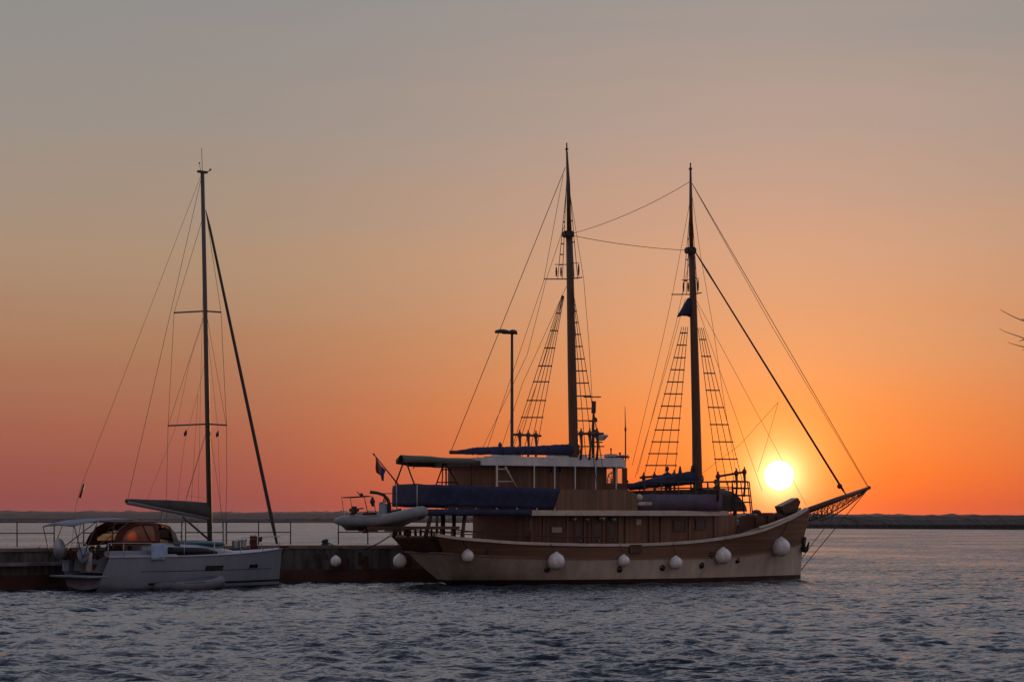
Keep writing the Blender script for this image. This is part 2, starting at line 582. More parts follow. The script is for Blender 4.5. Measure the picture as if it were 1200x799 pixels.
M_awn = mat('grey_green_awning', (0.13, 0.14, 0.12), 0.85, 0.15, 1.2, backlight=0.35)
M_mast = mat('dark_varnished_spar', (0.075, 0.032, 0.018), 0.4, 0.25, 2.0, stretch=(3, 3, 0.6))
M_rope = mat('tarred_rigging', (0.045, 0.032, 0.024), 0.8, 0.2, 4.0)
M_steel = mat('stainless_tube', (0.42, 0.41, 0.40), 0.35, 0.1, 3.0, metal=0.6)
M_dark = mat('dark_fittings', (0.03, 0.026, 0.024), 0.6, 0.3, 4.0)
M_pane = mat('dark_window_pane', (0.018, 0.018, 0.022), 0.08, 0.1, 1.0, spec=0.5)
M_clear = glass_mat('clear_window_glass', (0.92, 0.92, 0.92), 0.02)
M_white = mat('white_fender_rubber', (0.66, 0.64, 0.64), 0.55, 0.3, 3.0)
M_cushion = mat('dark_sun_cushions', (0.05, 0.032, 0.03), 0.85, 0.25, 2.0)
M_net = mat('bowsprit_netting', (0.06, 0.045, 0.035), 0.85, 0.2, 5.0)

# ------------------------------------------------------------------ the two-masted wooden ship
SYAW = math.radians(27.0)
SF = Frame(2.65, 97.9, SYAW)
P = SF.loc
ship = empty('motor_sailer', (SF.o.x, SF.o.y, 0), SYAW,
             'two-masted wooden motor sailer with cream lower hull, brown cabin and long bowsprit', 'ship')

# plan of the deck edge and of the waterline: fraction of length -> half breadth
DECK = [(0, 2.55), (.06, 2.72), (.15, 2.86), (.3, 2.97), (.45, 3.0), (.6, 2.95), (.72, 2.72), (.82, 2.25), (.9, 1.5), (.96, .72), (1, .14)]
WATER = [(0, .12), (.05, .75), (.12, 1.5), (.2, 2.1), (.3, 2.5), (.42, 2.72), (.55, 2.68), (.68, 2.25), (.8, 1.45), (.9, .7), (1, .09)]
STEM_PX = [(949, 592), (946, 604), (943, 619), (939.5, 634), (938, 656), (936.8, 680), (936, 700)]
_stem = sorted(((p.z, p.x) for p in (P(x, y, 0) for x, y in STEM_PX)))
_q0 = P(511, 627, 2.55)


def u_stem(w): return interp(w, _stem)
def u_tran(w): return _q0.x + (_q0.z - w) * 0.78 if w > -0.2 else _q0.x + (_q0.z + 0.2) * 0.78


def breadth(t, fr):
    d, wl = sinterp(t, DECK), sinterp(t, WATER)
    p = 0.55 + 0.85 * t
    return wl + (d - wl) * max(fr, 0) ** p


SHEER_PX = [(511, 628), (540, 632), (570, 634.5), (600, 636.7), (630, 638), (660, 638.8), (700, 639.6), (750, 639.2), (800, 636.8), (830, 634),
            (860, 629.5), (890, 623), (915, 613.5), (932, 605.5), (947, 596.5)]
_sh = []
for x, y in SHEER_PX:
    v = 2.7
    for _ in range(8):
        p = P(x, y, v)
        t = (p.x - u_tran(p.z)) / (u_stem(p.z) - u_tran(p.z))
        v = sinterp(min(1, max(0, t)), DECK)
    _sh.append((t, p.z))
_sh = [(0, _sh[0][1])] + [q for q in _sh if 0.01 < q[0] < 0.99] + [(1, _sh[-1][1])]


def sheer(t): return sinterp(t, _sh)
def strake(t): return 1.18 + 0.30 * max(0, (0.35 - t) / 0.35) ** 2 + 0.62 * max(0, (t - 0.6) / 0.4) ** 2.2


def hull_pt(t, w, side=1, off=0.0):
    fr = w / sheer(t)
    b = breadth(t, fr) if w >= 0 else sinterp(t, WATER) * (1 + 0.35 * w)
    u = u_tran(w) + t * (u_stem(w) - u_tran(w))
    return Vector((u, -side * (b + off), w))


NT = 56
TS = [(i / NT) ** 0.9 if i < NT else 1.0 for i in range(NT + 1)]
hb = MB()
for side in (1, -1):
    bands = [(lambda t: [-0.7, -0.3, 0.0, 0.21], 2), (lambda t: [0.21 + (strake(t) - 0.21) * k / 4 for k in range(5)], 0),
             (lambda t: [strake(t) + (sheer(t) - strake(t)) * k / 5 for k in range(6)], 1)]
    for fn, mi in bands:
        cols = [[hull_pt(t, w, side) for w in fn(t)] for t in TS]
        hb.grid(cols, mi=mi)
# transom
for ws, mi in (([-0.7, -0.3, 0.0, 0.21], 2), ([0.21 + (strake(0) - 0.21) * k / 4 for k in range(5)], 0)):
    hb.grid([[hull_pt(0, w, s) for s in (1, .6, .2, -.2, -.6, -1)] if False else
             [hull_pt(0, w, 1).lerp(hull_pt(0, w, -1), k / 6) for k in range(7)] for w in ws], mi=mi, smooth=False)
hull = hb.build('hull', [M_cream, M_plank, M_boot], ship)
tb = MB()
ws = [strake(0) + (sheer(0) - strake(0)) * k / 4 for k in range(5)]
tb.grid([[hull_pt(0, w, 1).lerp(hull_pt(0, w, -1), k / 6) + Vector((-0.12 * (1 - abs(k - 3) / 3.0) - .02, 0, 0)) for k in range(7)] for w in ws])
tb.build('transom', M_darkwood, ship, thick=0.03)


def rail_strip(name, fn_w, width, height, out, m, parent, t0=0.0, t1=1.0, across=False):
    """moulding that follows both sides of the hull at height fn_w(t)"""
    b = MB()
    for side in (1, -1):
        rows = []
        for i in range(61):
            t = t0 + (t1 - t0) * i / 60
            p = hull_pt(t, fn_w(t), side)
            a = p + Vector((0, -side * out, -height / 2)); c = p + Vector((0, -side * out, height / 2))
            d = p + Vector((0, side * (width - out), height / 2)); e = p + Vector((0, side * (width - out), -height / 2))
            rows.append([a, c, d, e])
        b.grid(rows, close=True, smooth=False)
        b.add(rows[0], [(0, 1, 2, 3)]); b.add(rows[-1], [(3, 2, 1, 0)])
    if across:
        w = fn_w(0); p, q = hull_pt(0, w, 1), hull_pt(0, w, -1)
        b.box(((p + q) / 2 + Vector((-0.05, 0, 0.003))), (0.16, (p - q).length + 2 * out - 0.004, height))
    return b.build(name, m, parent)


rail_strip('cap_rail', lambda t: sheer(t) + 0.05, 0.24, 0.13, 0.07, M_trim, hull, 0.0, 0.985)
rail_strip('rubbing_strake', strake, 0.06, 0.07, 0.05, M_plank, hull, 0.0, 0.985, across=True)
rail_strip('bow_rail', lambda t: sheer(t) + 0.24 - 0.12 * (t - .78) / .2, 0.10, 0.09, 0.0, M_trim, hull, 0.80, 0.975)
b = MB()
for side in (1, -1):
    b.grid([[hull_pt(0.70 + 0.28 * i / 30, sheer(0.70 + 0.28 * i / 30), side, -0.05) + Vector((0, 0, h)) for h in (0.0, max(0.02, (0.24 - 0.10 * (i / 30)) * min(1, i / 9)))] for i in range(31)])
b.build('bow_bulwark', M_plank, hull, thick=0.05)
b = MB()
for i in range(40):
    t = 0.01 + 0.975 * i / 39
# inner side of the bulwark and the main deck
b.grid([[Vector((hull_pt(t, 1.05, 1).x, y, 1.05 + max(0, sheer(t) - 2.2) * .75)) for y in (-(breadth(t, .6) - .1), -(breadth(t, .6) - .1) / 3, (breadth(t, .6) - .1) / 3, breadth(t, .6) - .1)] for t in [0.03 + 0.94 * i / 40 for i in range(41)]], smooth=False)
b.build('main_deck', M_deck, ship)
# portholes and scuppers on the near and far side
def hull_hit(x, y):
    """point of the starboard side on a sight line"""
    v = 2.8
    for _ in range(14):
        p = P(x, y, v)
        t = min(1, max(0, (p.x - u_tran(p.z)) / (u_stem(p.z) - u_tran(p.z))))
        v = -hull_pt(t, p.z, 1).y
    return P(x, y, v), t


for x, y in ((641, 666.5), (726, 666.7), (776, 665), (822, 662), (864, 656)):
    p, t = hull_hit(x, y)
    for sd in (1, -1):
        q = Vector((p.x, p.y * sd, p.z))
        b = MB(); b.tube([q + Vector((0, -.03 * sd, 0)), q + Vector((0, .05 * sd, 0))], 0.15, n=14)
        ph = b.build('porthole', M_dark, ship)
        b = MB(); b.tube([q + Vector((0, -.036 * sd, 0)), q + Vector((0, -.031 * sd, 0))], 0.10, n=12); b.build('pane', M_pane, ph)
for x, y in ((572, 645), (833, 649)):
    p, t = hull_hit(x, y)
    b = MB(); b.box(p, (0.16, 0.10, 0.26)); b.build('scupper', M_dark, hull)
p, t = hull_hit(744, 640.5)
b = MB(); b.box(p + Vector((0, .02, -.12)), (0.62, 0.22, 0.34)); b.box(p + Vector((0, -.06, .08)), (0.68, 0.12, 0.05)); b.build('boarding_gate', M_darkwood, hull)

# stern rail of turned posts
st = sheer(0)
b = MB()
for k in range(9):
    q = hull_pt(0, st, 1).lerp(hull_pt(0, st, -1), (k + .3) / 8.6)
    b.tube([q + Vector((.1, 0, 0)), q + Vector((.1, 0, .17)), q + Vector((.1, 0, .36))], [.05, .075, .04], n=8)
for sd in (1, -1):
    for k in range(5):
        t = 0.01 + 0.022 * k
        q = hull_pt(t, sheer(t), sd, -.1)
        b.tube([q, q + Vector((0, 0, .2)), q + Vector((0, 0, .4))], [.05, .07, .04], n=8)
b.box(hull_pt(0, st, 1).lerp(hull_pt(0, st, -1), .5) + Vector((.1, 0, .40)), (.14, 5.1, .08))
b.build('stern_balustrade', M_darkwood, ship)

# main cabin
def zl(x, y, v): return P(x, y, v).z
DKZ = 1.05
Z_U0, Z_U1 = zl(720, 603.3, 2.9), zl(720, 598.6, 2.9)        # upper deck slab
ua, ub = P(602, 620, 2.15).x, P(846, 620, 2.15).x
front = [(ub, -2.15), (ub + 0.9, -1.85), (ub + 1.5, -1.1), (ub + 1.65, 0), (ub + 1.5, 1.1), (ub + .9, 1.85), (ub, 2.15)]
plan = [(ua, 2.15), (ua, -2.15)] + front
b = MB()
b.slab([V(x, y, DKZ) for x, y in plan], [V(x, y, Z_U0 - .002) for x, y in plan])
cabin = b.build('main_cabin', M_wall, ship)
u1, u2 = P(602.5, 620, 2.18).x, P(727, 620, 2.18).x
b = MB()
b.box(V((u1 + u2) / 2, -2.165, (DKZ + Z_U0) / 2), (u2 - u1, .03, Z_U0 - DKZ - .02))
b.build('side_panelling', M_wall2, cabin)
for x0, x1, y0, y1 in ((646, 659.5, 616.5, 624.5), (790, 803, 610, 622), (816, 827, 609, 620)):
    a, c = P(x0, y0, 2.2), P(x1, y1, 2.2)
    w_, h_ = c.x - a.x, a.z - c.z
    for sd in (1, -1):
        cx = V((a.x + c.x) / 2, -2.19 * sd, (a.z + c.z) / 2)
        b = MB()
        for dx, dz, sx, sz in ((0, h_ / 2, w_ + .12, .07), (0, -h_ / 2, w_ + .12, .07), (w_ / 2, 0, .07, h_ - .07), (-w_ / 2, 0, .07, h_ - .07)):
            b.box(cx + V(dx, 0, dz), (sx, .05, sz))
        wf = b.build('window', M_darkwood, ship)
        b = MB(); b.box(cx + V(0, .006 * sd, 0), (w_ - .06, .02, h_ - .06)); b.build('pane', M_pane if x0 > 700 else mat('grey_pane', (.30, .28, .27), .2, .1), wf)  # paler grey pane in the aft window, dark panes in the others
for x0, x1 in ((672, 682), (693, 703), (711, 722)):
    a, c = P(x0, 606, 2.2), P(x1, 637, 2.2)
    b = MB(); b.box(V((a.x + c.x) / 2, -2.19, DKZ + .98), (c.x - a.x, .04, 1.9), bev=.01)
    d = b.build('door', M_darkwood if x0 != 693 else M_wall2, ship)
    b = MB(); b.box(V((a.x + c.x) / 2, -2.215, DKZ + 1.45), ((c.x - a.x) * .55, .014, .5)); b.build('pane', M_pane, d)
    b = MB(); b.ball(V(c.x - .07, -2.24, DKZ + .95), .035, 8, 6); b.build('handle', M_steel, d)
for x, y, r in ((673, 607.5, .09), (688, 608, .07), (706, 606.5, .13), (719, 608, .10)):
    p = P(x, y, 2.3)
    b = MB(); b.tube([V(p.x, -2.2, p.z), V(p.x, -2.34, p.z)], r * 1.3, n=10); b.ball(V(p.x, -2.36, p.z - .01), r, 10, 8); b.build('bulkhead_lamp', M_steel, cabin)
p = P(749, 611.5, 2.2); b = MB(); b.box(V(p.x, -2.17, p.z), (.26, .03, .28)); b.build('notice_board', M_trim, cabin)
for x, wd in ((623, .16), (637, .1), (665, .10), (685, .09), (690, .07), (707, .09), (727.5, .26), (735, .2), (762, .09), (775, .09), (808, .08), (838, .09)):
    p = P(x, 620, 2.2)
    b = MB(); b.box(V(p.x, -2.2, (DKZ + Z_U0) / 2), (wd, .05, Z_U0 - DKZ - .01)); b.build('pilaster', M_wall if x < 720 else M_bulwark, cabin)

# upper deck slab with pale edge; rounded at the front, overhanging the stern
ud0 = P(489, 590, 1.1).x
ud1 = P(862, 596, 2.0).x
AFT = [(489, 1.1), (500, 1.9), (514, 2.5), (534, 2.8), (560, 2.84)]
edge = [(P(x, 592, v).x, -v) for x, v in AFT] + [ (P(760, 600, 2.85).x, -2.86), (P(812, 600, 2.7).x, -2.66), (P(842, 600, 2.4).x, -2.3), (ud1, -1.3), (ud1 + .45, 0)]
ring = edge + [(x, -y) for x, y in reversed(edge[:-1])]
b = MB(); b.slab([V(x, y, Z_U0) for x, y in ring], [V(x, y, Z_U1) for x, y in ring])
udeck = b.build('upper_deck', M_deck, ship)
ux = P(621, 600, 2.9).x
b = MB()
outer = [(ux, -2.86)] + [e for e in edge if e[0] > ux]
outer = outer + [(x, -y) for x, y in reversed(outer[:-1])]
rows = []
for i, (x, y) in enumerate(outer):
    q = V(x, y, 0); d = V(.05, 0, 0) if abs(y) < .01 else V(.02 if x > P(800, 600, 2.7).x else 0, .055 if y > 0 else -.055, 0)
    rows.append([V(x, y, Z_U0 - .02), V(x, y, Z_U0 - .02) + d, V(x, y, Z_U1 + .02) + d, V(x, y, Z_U1 + .02)])
b.grid(rows, smooth=False)
b.build('deck_edge', M_trim, udeck, thick=.02)
# posts of the open aft deck, carrying the upper deck
for x, v, r, lean in ((505, 2.5, .10, -.30), (512, 2.5, .07, 0), (519, -2.3, .12, 0), (532, -2.3, .10, 0), (545, 2.55, .09, -.18), (622, 2.75, .09, -.12)):
    p = P(x, 615, v)
    b = MB(); b.tube([V(p.x + lean, p.y, sheer(.03) - .1 if x < 600 else 1.85), V(p.x, p.y, Z_U0)], r, n=8); b.build('deck_post', M_darkwood, ship)
for x, y, l in ((519, 622, 1.0), (530, 624, 1.2), (541, 623, 1.2), (556, 625, 1.2), (572, 625, 1.2)):
    p = P(x, y, -1.3)
    b = MB()
    b.box(V(p.x, p.y, DKZ + .46), (.5, l, .07)); b.box(V(p.x - .24, p.y, DKZ + .86), (.06, l, .38))
    for sx in (-.2, .2):
        for sy in (-.4, .4):
            b.box(V(p.x + sx, p.y + sy * l, DKZ + .22), (.06, .06, .44))
    b.build('deck_bench', M_darkwood, ship)
# low rail along the aft side deck
b = MB()
for sd in (1, -1):
    a, c = P(505, 626, 2.6), P(668, 626, 2.9)
    pts = [hull_pt(t, sheer(t), sd, -.1) for t in [0.03 + .34 * i / 12 for i in range(13)]]
    b.tube([p + V(0, 0, .42) for p in pts], .025, n=6)
    for p in pts[::2]:
        b.tube([p, p + V(0, 0, .42)], .018, n=5)
b.build('side_rail', M_darkwood, ship)
# blue weather cloth round the aft upper deck and awning valance below it
CV = 2.84
b = MB()
top = [(489, 566.5, 1.12), (500, 567, 1.92), (514, 567.5, 2.52), (534, 568.3, 2.82), (560, 569.2, CV), (590, 570.2, CV), (620, 571, CV), (657, 572.3, CV)]
bot = [(489, 592, 1.12), (500, 592.4, 1.92), (514, 592.8, 2.52), (534, 593.4, 2.82), (560, 594, CV), (590, 595, CV), (620, 595.7, CV), (648, 596.6, CV)]
rows = []
for side in (1, -1):
    r = []
    for i in range(61):
        xt = 489 + (657 - 489) * i / 60; xb = 489 + (648 - 489) * i / 60
        yt, yb = interp(xt, [(a_, b_) for a_, b_, _ in top]), interp(xb, [(a_, b_) for a_, b_, _ in bot])
        vv = interp(xt, AFT)
        yt += .55 * abs(math.sin((xt - 489) / 24 * math.pi)); yb -= .5 * abs(math.sin((xb - 489) / 24 * math.pi))
        p, q = P(xt, yt, vv), P(xb, yb, vv)
        r.append([V(p.x + (q.x - p.x) * k / 6, side * (-vv - .045 * math.sin(k * 1.05) * (.6 + .4 * math.sin(xt * .9)) - .03 * math.sin(xt * .55 + k * .7)), p.z + (q.z - p.z) * k / 6) for k in range(7)])
    b.grid(r)
    rows.append(r[0])
b.grid([[rows[0][k].lerp(rows[1][k], j / 6) for k in range(7)] for j in range(7)])
cloth = b.build('weather_cloth', M_blue, ship, thick=.03)
b = MB()
for x in (489, 512, 535, 558, 582, 606, 629, 650):
    vv = interp(x, AFT) + .05
    p, q = P(x, 592, vv), P(x, 568, vv)
    for sd in (1, -1):
        b = MB(); b.tube([V(p.x, p.y * sd, Z_U0 + .10), V(p.x, p.y * sd, (Z_U1 + .13) if x > 490 else q.z)], .028, n=6)
        b.build('rail_post', M_trim, cloth)
b = MB()
b = MB()
r = []
for x in range(493, 624, 10):
    a, c = P(x, 596.5, 2.9), P(x, 604.0 + .6 * math.sin(x * .2), 2.94)
    r.append([a, (a + c) / 2 + V(0, -.05, 0), c])
b.grid(r)
b.build('awning_valance', M_blue, ship, thick=.03)
# wooden bulwark of the upper deck amidships
for sd in (1, -1):
    b = MB()
    a, c = P(648, 596, 2.82), P(747, 572.5, 2.82)
    a2 = P(656, 573, 2.82)
    pts = [V(a.x, -sd * 2.82, Z_U1 + .003), V(a2.x, -sd * 2.82, a2.z), V(P(735, 573, 2.82).x, -sd * 2.82, P(735, 573.5, 2.82).z), V(P(746, 579, 2.82).x, -sd * 2.82, P(746, 579, 2.82).z), V(P(747, 597, 2.82).x, -sd * 2.82, Z_U1 + .003)]
    b.slab([p + V(0, .03, 0) for p in pts], [p - V(0, .03, 0) for p in pts])
    b.build('upper_bulwark', M_bulwark, ship)

# wheelhouse
WV = 1.75
wa, wb_ = P(563, 560, WV).x, P(735, 560, WV).x
z_r0, z_r1 = zl(650, 546.0, 2.7), zl(650, 536.8, 2.7)
wd = P(705.5, 560, WV).x
b = MB()
b.box(V((wa + wd) / 2, 0, (Z_U1 + z_r0) / 2), (wd - wa, 2 * WV, z_r0 - Z_U1 - .006))
wh = b.build('wheelhouse', M_wall, ship)
b = MB()
sill, head = zl(716, 566.5, WV), zl(716, 548.3, WV)
for sd in (1, -1):
    b.box(V((wd + wb_) / 2, -sd * (WV - .05), (Z_U1 + sill) / 2), (wb_ - wd - .004, .1, sill - Z_U1 - .01))
    b.box(V((wd + wb_) / 2, -sd * (WV - .05), (z_r0 + head) / 2), (wb_ - wd - .004, .1, z_r0 - head - .01))
    for x0, x1 in ((705.6, 711), (719, 723.6), (730, 735)):
        p, q = P(x0, 555, WV).x, P(x1, 555, WV).x
        b.box(V((p + q) / 2, -sd * (WV - .05), (sill + head) / 2), (q - p, .104, head - sill + .02))
b.box(V(wb_ - .05, 0, (Z_U1 + sill) / 2), (.1, 2 * WV - .21, sill - Z_U1 - .01))
b.box(V(wb_ - .05, 0, (z_r0 + head) / 2), (.1, 2 * WV - .21, z_r0 - head - .01))
for y in (-.6, .6):
    b.box(V(wb_ - .05, y, (sill + head) / 2), (.096, .1, head - sill + .02))
b.build('window_posts', M_darkwood, wh)
for sd in (1, -1):
    for x0, x1 in ((711, 719), (723.6, 730)):
        p, q = P(x0, 555, WV).x, P(x1, 555, WV).x
        b = MB(); b.box(V((p + q) / 2, -sd * (WV - .05), (sill + head) / 2), (q - p - .004, .012, head - sill - .004)); b.build('window', M_clear, wh)
for x in (648, 659.5):
    p = P(656 if x > 655 else 645.5, 551, WV)
    b = MB(); b.tube([V(p.x, -WV + .02, p.z), V(p.x, -WV - .03, p.z)], .11, n=14); o = b.build('porthole', M_steel, ship)
    b = MB(); b.tube([V(p.x, -WV - .031, p.z), V(p.x, -WV - .036, p.z)], .085, n=14); b.build('pane', M_pane, o)
# steering wheel seen through the window
p = P(716.5, 563, .4)
b = MB(); b.tube([V(p.x, p.y + .38 * math.cos(a * .3927), p.z + .38 * math.sin(a * .3927)) for a in range(17)], .03, n=6)
for a in range(4):
    d = V(0, .46 * math.cos(a * .785), .46 * math.sin(a * .785)); b.tube([p - d, p + d], .018, n=5)
b.box(V(p.x + .12, p.y, (Z_U1 + p.z) / 2), (.2, .2, p.z - Z_U1))
b.build('steering_wheel', M_darkwood, wh)
b = MB()
ra, rb = P(565, 541, 2.7).x, P(736, 541, 2.7).x
rng_ = [(ra, -2.7), (rb - .3, -2.7), (rb + .25, -2.1), (rb + .45, 0), (rb + .25, 2.1), (rb - .3, 2.7), (ra, 2.7)]
b.slab([V(x, y, z_r0) for x, y in rng_], [V(x * 1.0, y * .985, z_r1) for x, y in rng_])
roof = b.build('roof', M_roof, wh)
b = MB()
b.tube([V(ra + .2, -2.5, z_r1 + .03), V(rb - .2, -2.5, z_r1 + .03)], .03, n=6)
for x0, x1, y0, y1 in ((577, 600, 532.6, 536.4), (642, 656, 531.5, 536.4), (668, 677, 533, 536.6)):
    a, c = P(x0, y0, -1), P(x1, y1, -1)
    b.box(V((a.x + c.x) / 2, .6, (a.z + z_r1) / 2), (c.x - a.x, 1.2, a.z - z_r1), bev=.03)
b.build('roof_hatch', M_roof, roof)
b = MB()
for y in (-2.3, 2.3):
    pts = [V(P(x, 533, 2.3).x, y, zl(x, 533.2, 2.3)) for x in (678, 700, 720, 736)]
    b.tube(pts, .018, n=5)
    for q in pts: b.tube([V(q.x, y, z_r1 - .02), q], .018, n=5)
b.tube([V(P(736, 533, 2.3).x, -2.3, zl(736, 533.2, 2.3)), V(P(736, 533, 2.3).x, 2.3, zl(736, 533.2, 2.3))], .018, n=5)
b.build('roof_rail', M_steel, roof)
p = P(716, 534, 0)
b = MB(); b.box(V(p.x, 0, p.z - .02), (.55, .5, .2), bev=.05); b.box(V(p.x + .55, -.1, p.z - .05), (.7, .35, .1), bev=.03); b.tube([p, p + V(0, 0, .32)], .03); b.ball(p + V(0, 0, .33), .05, 8, 6)
b.tube([p + V(.5, 0, 0), p + V(.5, 0, .18)], .05); b.tube([V(p.x, 0, z_r1 - .05), V(p.x, 0, p.z)], .06); b.tube([V(p.x + .6, -.1, z_r1 - .05), V(p.x + .6, -.1, p.z)], .05); b.build('searchlight', M_dark, roof)
for x, v in ((582.3, 2.72), (626, 2.72), (650, 2.72), (674, 2.72), (698, 2.72), (722, 2.72)):
    p = P(x, 560, v)
    for sd in (1, -1):
        b = MB(); b.tube([V(p.x, -sd * v, Z_U1), V(p.x, -sd * v, z_r0 + .01)], .05 if x < 600 else .032, n=8); b.build('roof_post', M_trim if x < 600 else M_steel, ship)
b = MB()
a1, a2, a3 = P(592, 546.5, 2.7), P(606, 572, 2.7), P(583, 552, 2.7)
b.tube([a1, a2], .035); b.tube([P(583, 549.5, 2.7), P(594, 549.5, 2.7)], .028); b.tube([P(583, 564, 2.7), P(602, 564, 2.7)], .028)
b.build('boarding_ladder', M_trim, ship)
# aft awning over the upper deck, with its frames
b = MB()
r = []
for i, x in enumerate((473, 485, 500, 515, 528, 540, 552, 566)):
    yt = [535.3, 535.2, 535.3, 535.6, 537, 537.5, 537.5, 538][i]
    a = P(x, yt + .9, 2.5)
    hw = [.3, 1.0, 1.6, 2.0, 2.3, 2.45, 2.5, 2.5][i]
    a = P(x, yt + .9, hw)
    r.append([V(a.x, -hw, a.z - .22), V(a.x, -hw, a.z - .05), V(a.x, -hw / 2, a.z + .1), V(a.x, 0, a.z + .13), V(a.x, hw / 2, a.z + .1), V(a.x, hw, a.z - .05), V(a.x, hw, a.z - .22)])
b.grid(r)
b.build('aft_awning', M_awn, ship, thick=.03)
b = MB()
ap = P(474.5, 537, 0)
for v, x in ((1.0, 485.5), (-1.0, 463.5)):
    b.tube([ap, P(x, 567, v)], .04)
b.build('awning_frame', M_dark, ship)
b = MB()
b.tube([P(520, 543, -.2), P(511, 568, -1.1)], .035); b.tube([P(522, 543, .2), P(537, 568, 1.1)], .035); b.tube([P(519, 543, -.1), P(518, 568, -.6)], .03)
b.tube([P(518, 550, -.3), P(529, 550, .5)], .03); b.tube([P(512, 565, -1.05), P(535, 565, 1.05)], .03); b.tube([P(520, 543, -.2), P(522, 543, .2)], .05)
b.build('awning_frame', M_dark, ship)
b = MB()
b.tube([P(552.5, 540, 2.2), P(552.5, 571, 2.2)], .022)
b.tube([P(484, 549, .9), P(492, 538, .9)], .02)
b.build('awning_frame', M_dark, ship)
p = P(563, 566, .6)
b = MB(); b.ball(p + V(0, 0, -.1), .34, 12, 8, sq=(.75, .8, 1.35)); b.ball(p + V(.1, 0, -.5), .45, 12, 8, sq=(.8, .9, 1)); b.tube([V(p.x, p.y, Z_U1), p + V(0, 0, -.4)], .2, n=10); b.build('canvas_bundle', M_cushion, ship)

# fore part of the upper deck: canvas side, cushions, rail with rounded front
for sd in (1, -1):
    b = MB()
    r = []
    for x in range(747, 847, 9):
        vv = 2.74 if x < 800 else 2.74 - .34 * ((x - 800) / 46) ** 2
        a, c = P(x, 579.0 + .4 * math.sin(x), vv), P(x, 597.0, vv)
        r.append([V(a.x, -sd * vv, a.z), V(a.x, -sd * (vv + .03), (a.z + Z_U1) / 2), V(a.x, -sd * vv, Z_U1 + .02)])
    b.grid(r)
    b.build('canvas_side', M_bluegrey, ship, thick=.03)
b = MB()
for x0, x1, y0 in ((752, 768, 574.5), (768.5, 777, 574), (791, 806, 573.5), (806, 815, 574), (822, 838, 573.5)):
    a, c = P(x0, y0, 1.2), P(x1, 590, 1.2)
    b.box(V((a.x + c.x) / 2, 0, (a.z + Z_U1) / 2), (c.x - a.x - .03, 3.4 if x0 < 830 else 3.0, a.z - Z_U1), bev=.09)
b.build('sun_cushion', M_cushion, ship)
a, c = P(826, 571.5, .8), P(867, 590, .8)
b = MB(); L_ = c.x - a.x; hz_ = a.z - Z_U1
b.grid([[V(a.x + L_ * s, 1.45 * math.cos(k * math.pi / 10), Z_U1 + hz_ * (math.sin(k * math.pi / 10) ** .4) * (1 if s < .6 else math.sqrt(max(.04, 1 - ((s - .6) / .42) ** 2)))) for k in range(11)] for s in (0, .2, .4, .6, .75, .88, .96, 1.0)])
b.build('fore_seat', M_cushion, ship)
p = P(749, 583, 2.8)
b = MB(); b.ball(p, .17, 10, 8); b.box(p + V(.3, 0, -.28), (.8, .12, .18), bev=.04); b.build('folded_cover', M_trim, ship)
b = MB()
RV = 2.62
def ropt(x, y, v): return P(x, y, v)
base = [(755, RV), (775, RV), (795, RV), (815, RV), (829, 2.5), (843, 2.3), (858, 1.9)]
for sd in (1, -1):
    for yy in (564.5, 571.5):
        pts = [P(x, yy - (0.8 if x > 840 else 0), v) for x, v in base]
        b.tube([V(q.x, q.y * sd, q.z) for q in pts], .03 if yy < 570 else .022, n=6)
    for x, v in base:
        t_, q = P(x, 564, v), P(x, 590, v)
        b.tube([V(t_.x, t_.y * sd, Z_U1), V(t_.x, t_.y * sd, t_.z)], .03, n=6)
fx0, fx1 = P(862, 564, 1.9), P(879, 564, .6)
cage = [V(P(858, 563.5, 1.9).x, -1.9, 0), V(P(868, 563, 1.5).x, -1.5, 0), V(P(876, 563.5, .9).x, -.9, 0), V(P(878, 564, 0).x, 0, 0)]
cage = cage + [V(c.x, -c.y, 0) for c in reversed(cage[:-1])]
for yy, dx in ((563.6, 0), (571.5, .06), (580, .12), (588, .16)):
    z = zl(868, yy, 1.5)
    b.tube([V(c.x + dx, c.y, z) for c in cage], .032, n=6)
for c in cage:
    b.tube([V(c.x + .2, c.y, Z_U1 - .1), V(c.x, c.y, zl(868, 563.6, 1.5))], .032, n=6)
b.build('fore_rail', M_dark, ship)
b = MB()
z = Z_U1
b.slab([V(ud1 - .2, -1.5, z - .03), V(ud1 + .9, -1.0, z + .05), V(ud1 + 1.2, 0, z + .05), V(ud1 + .9, 1.0, z + .05), V(ud1 - .2, 1.5, z - .03)],
       [V(ud1 - .2, -1.5, z + .05), V(ud1 + 1.0, -1.05, z + .22), V(ud1 + 1.35, 0, z + .22), V(ud1 + 1.0, 1.05, z + .22), V(ud1 - .2, 1.5, z + .05)])
for y in (-.8, .8):
    b.tube([V(ud1 + .75, y, 1.6), V(ud1 + .75, y, z + .06)], .1, n=8)
b.build('lookout_platform', M_darkwood, ship)

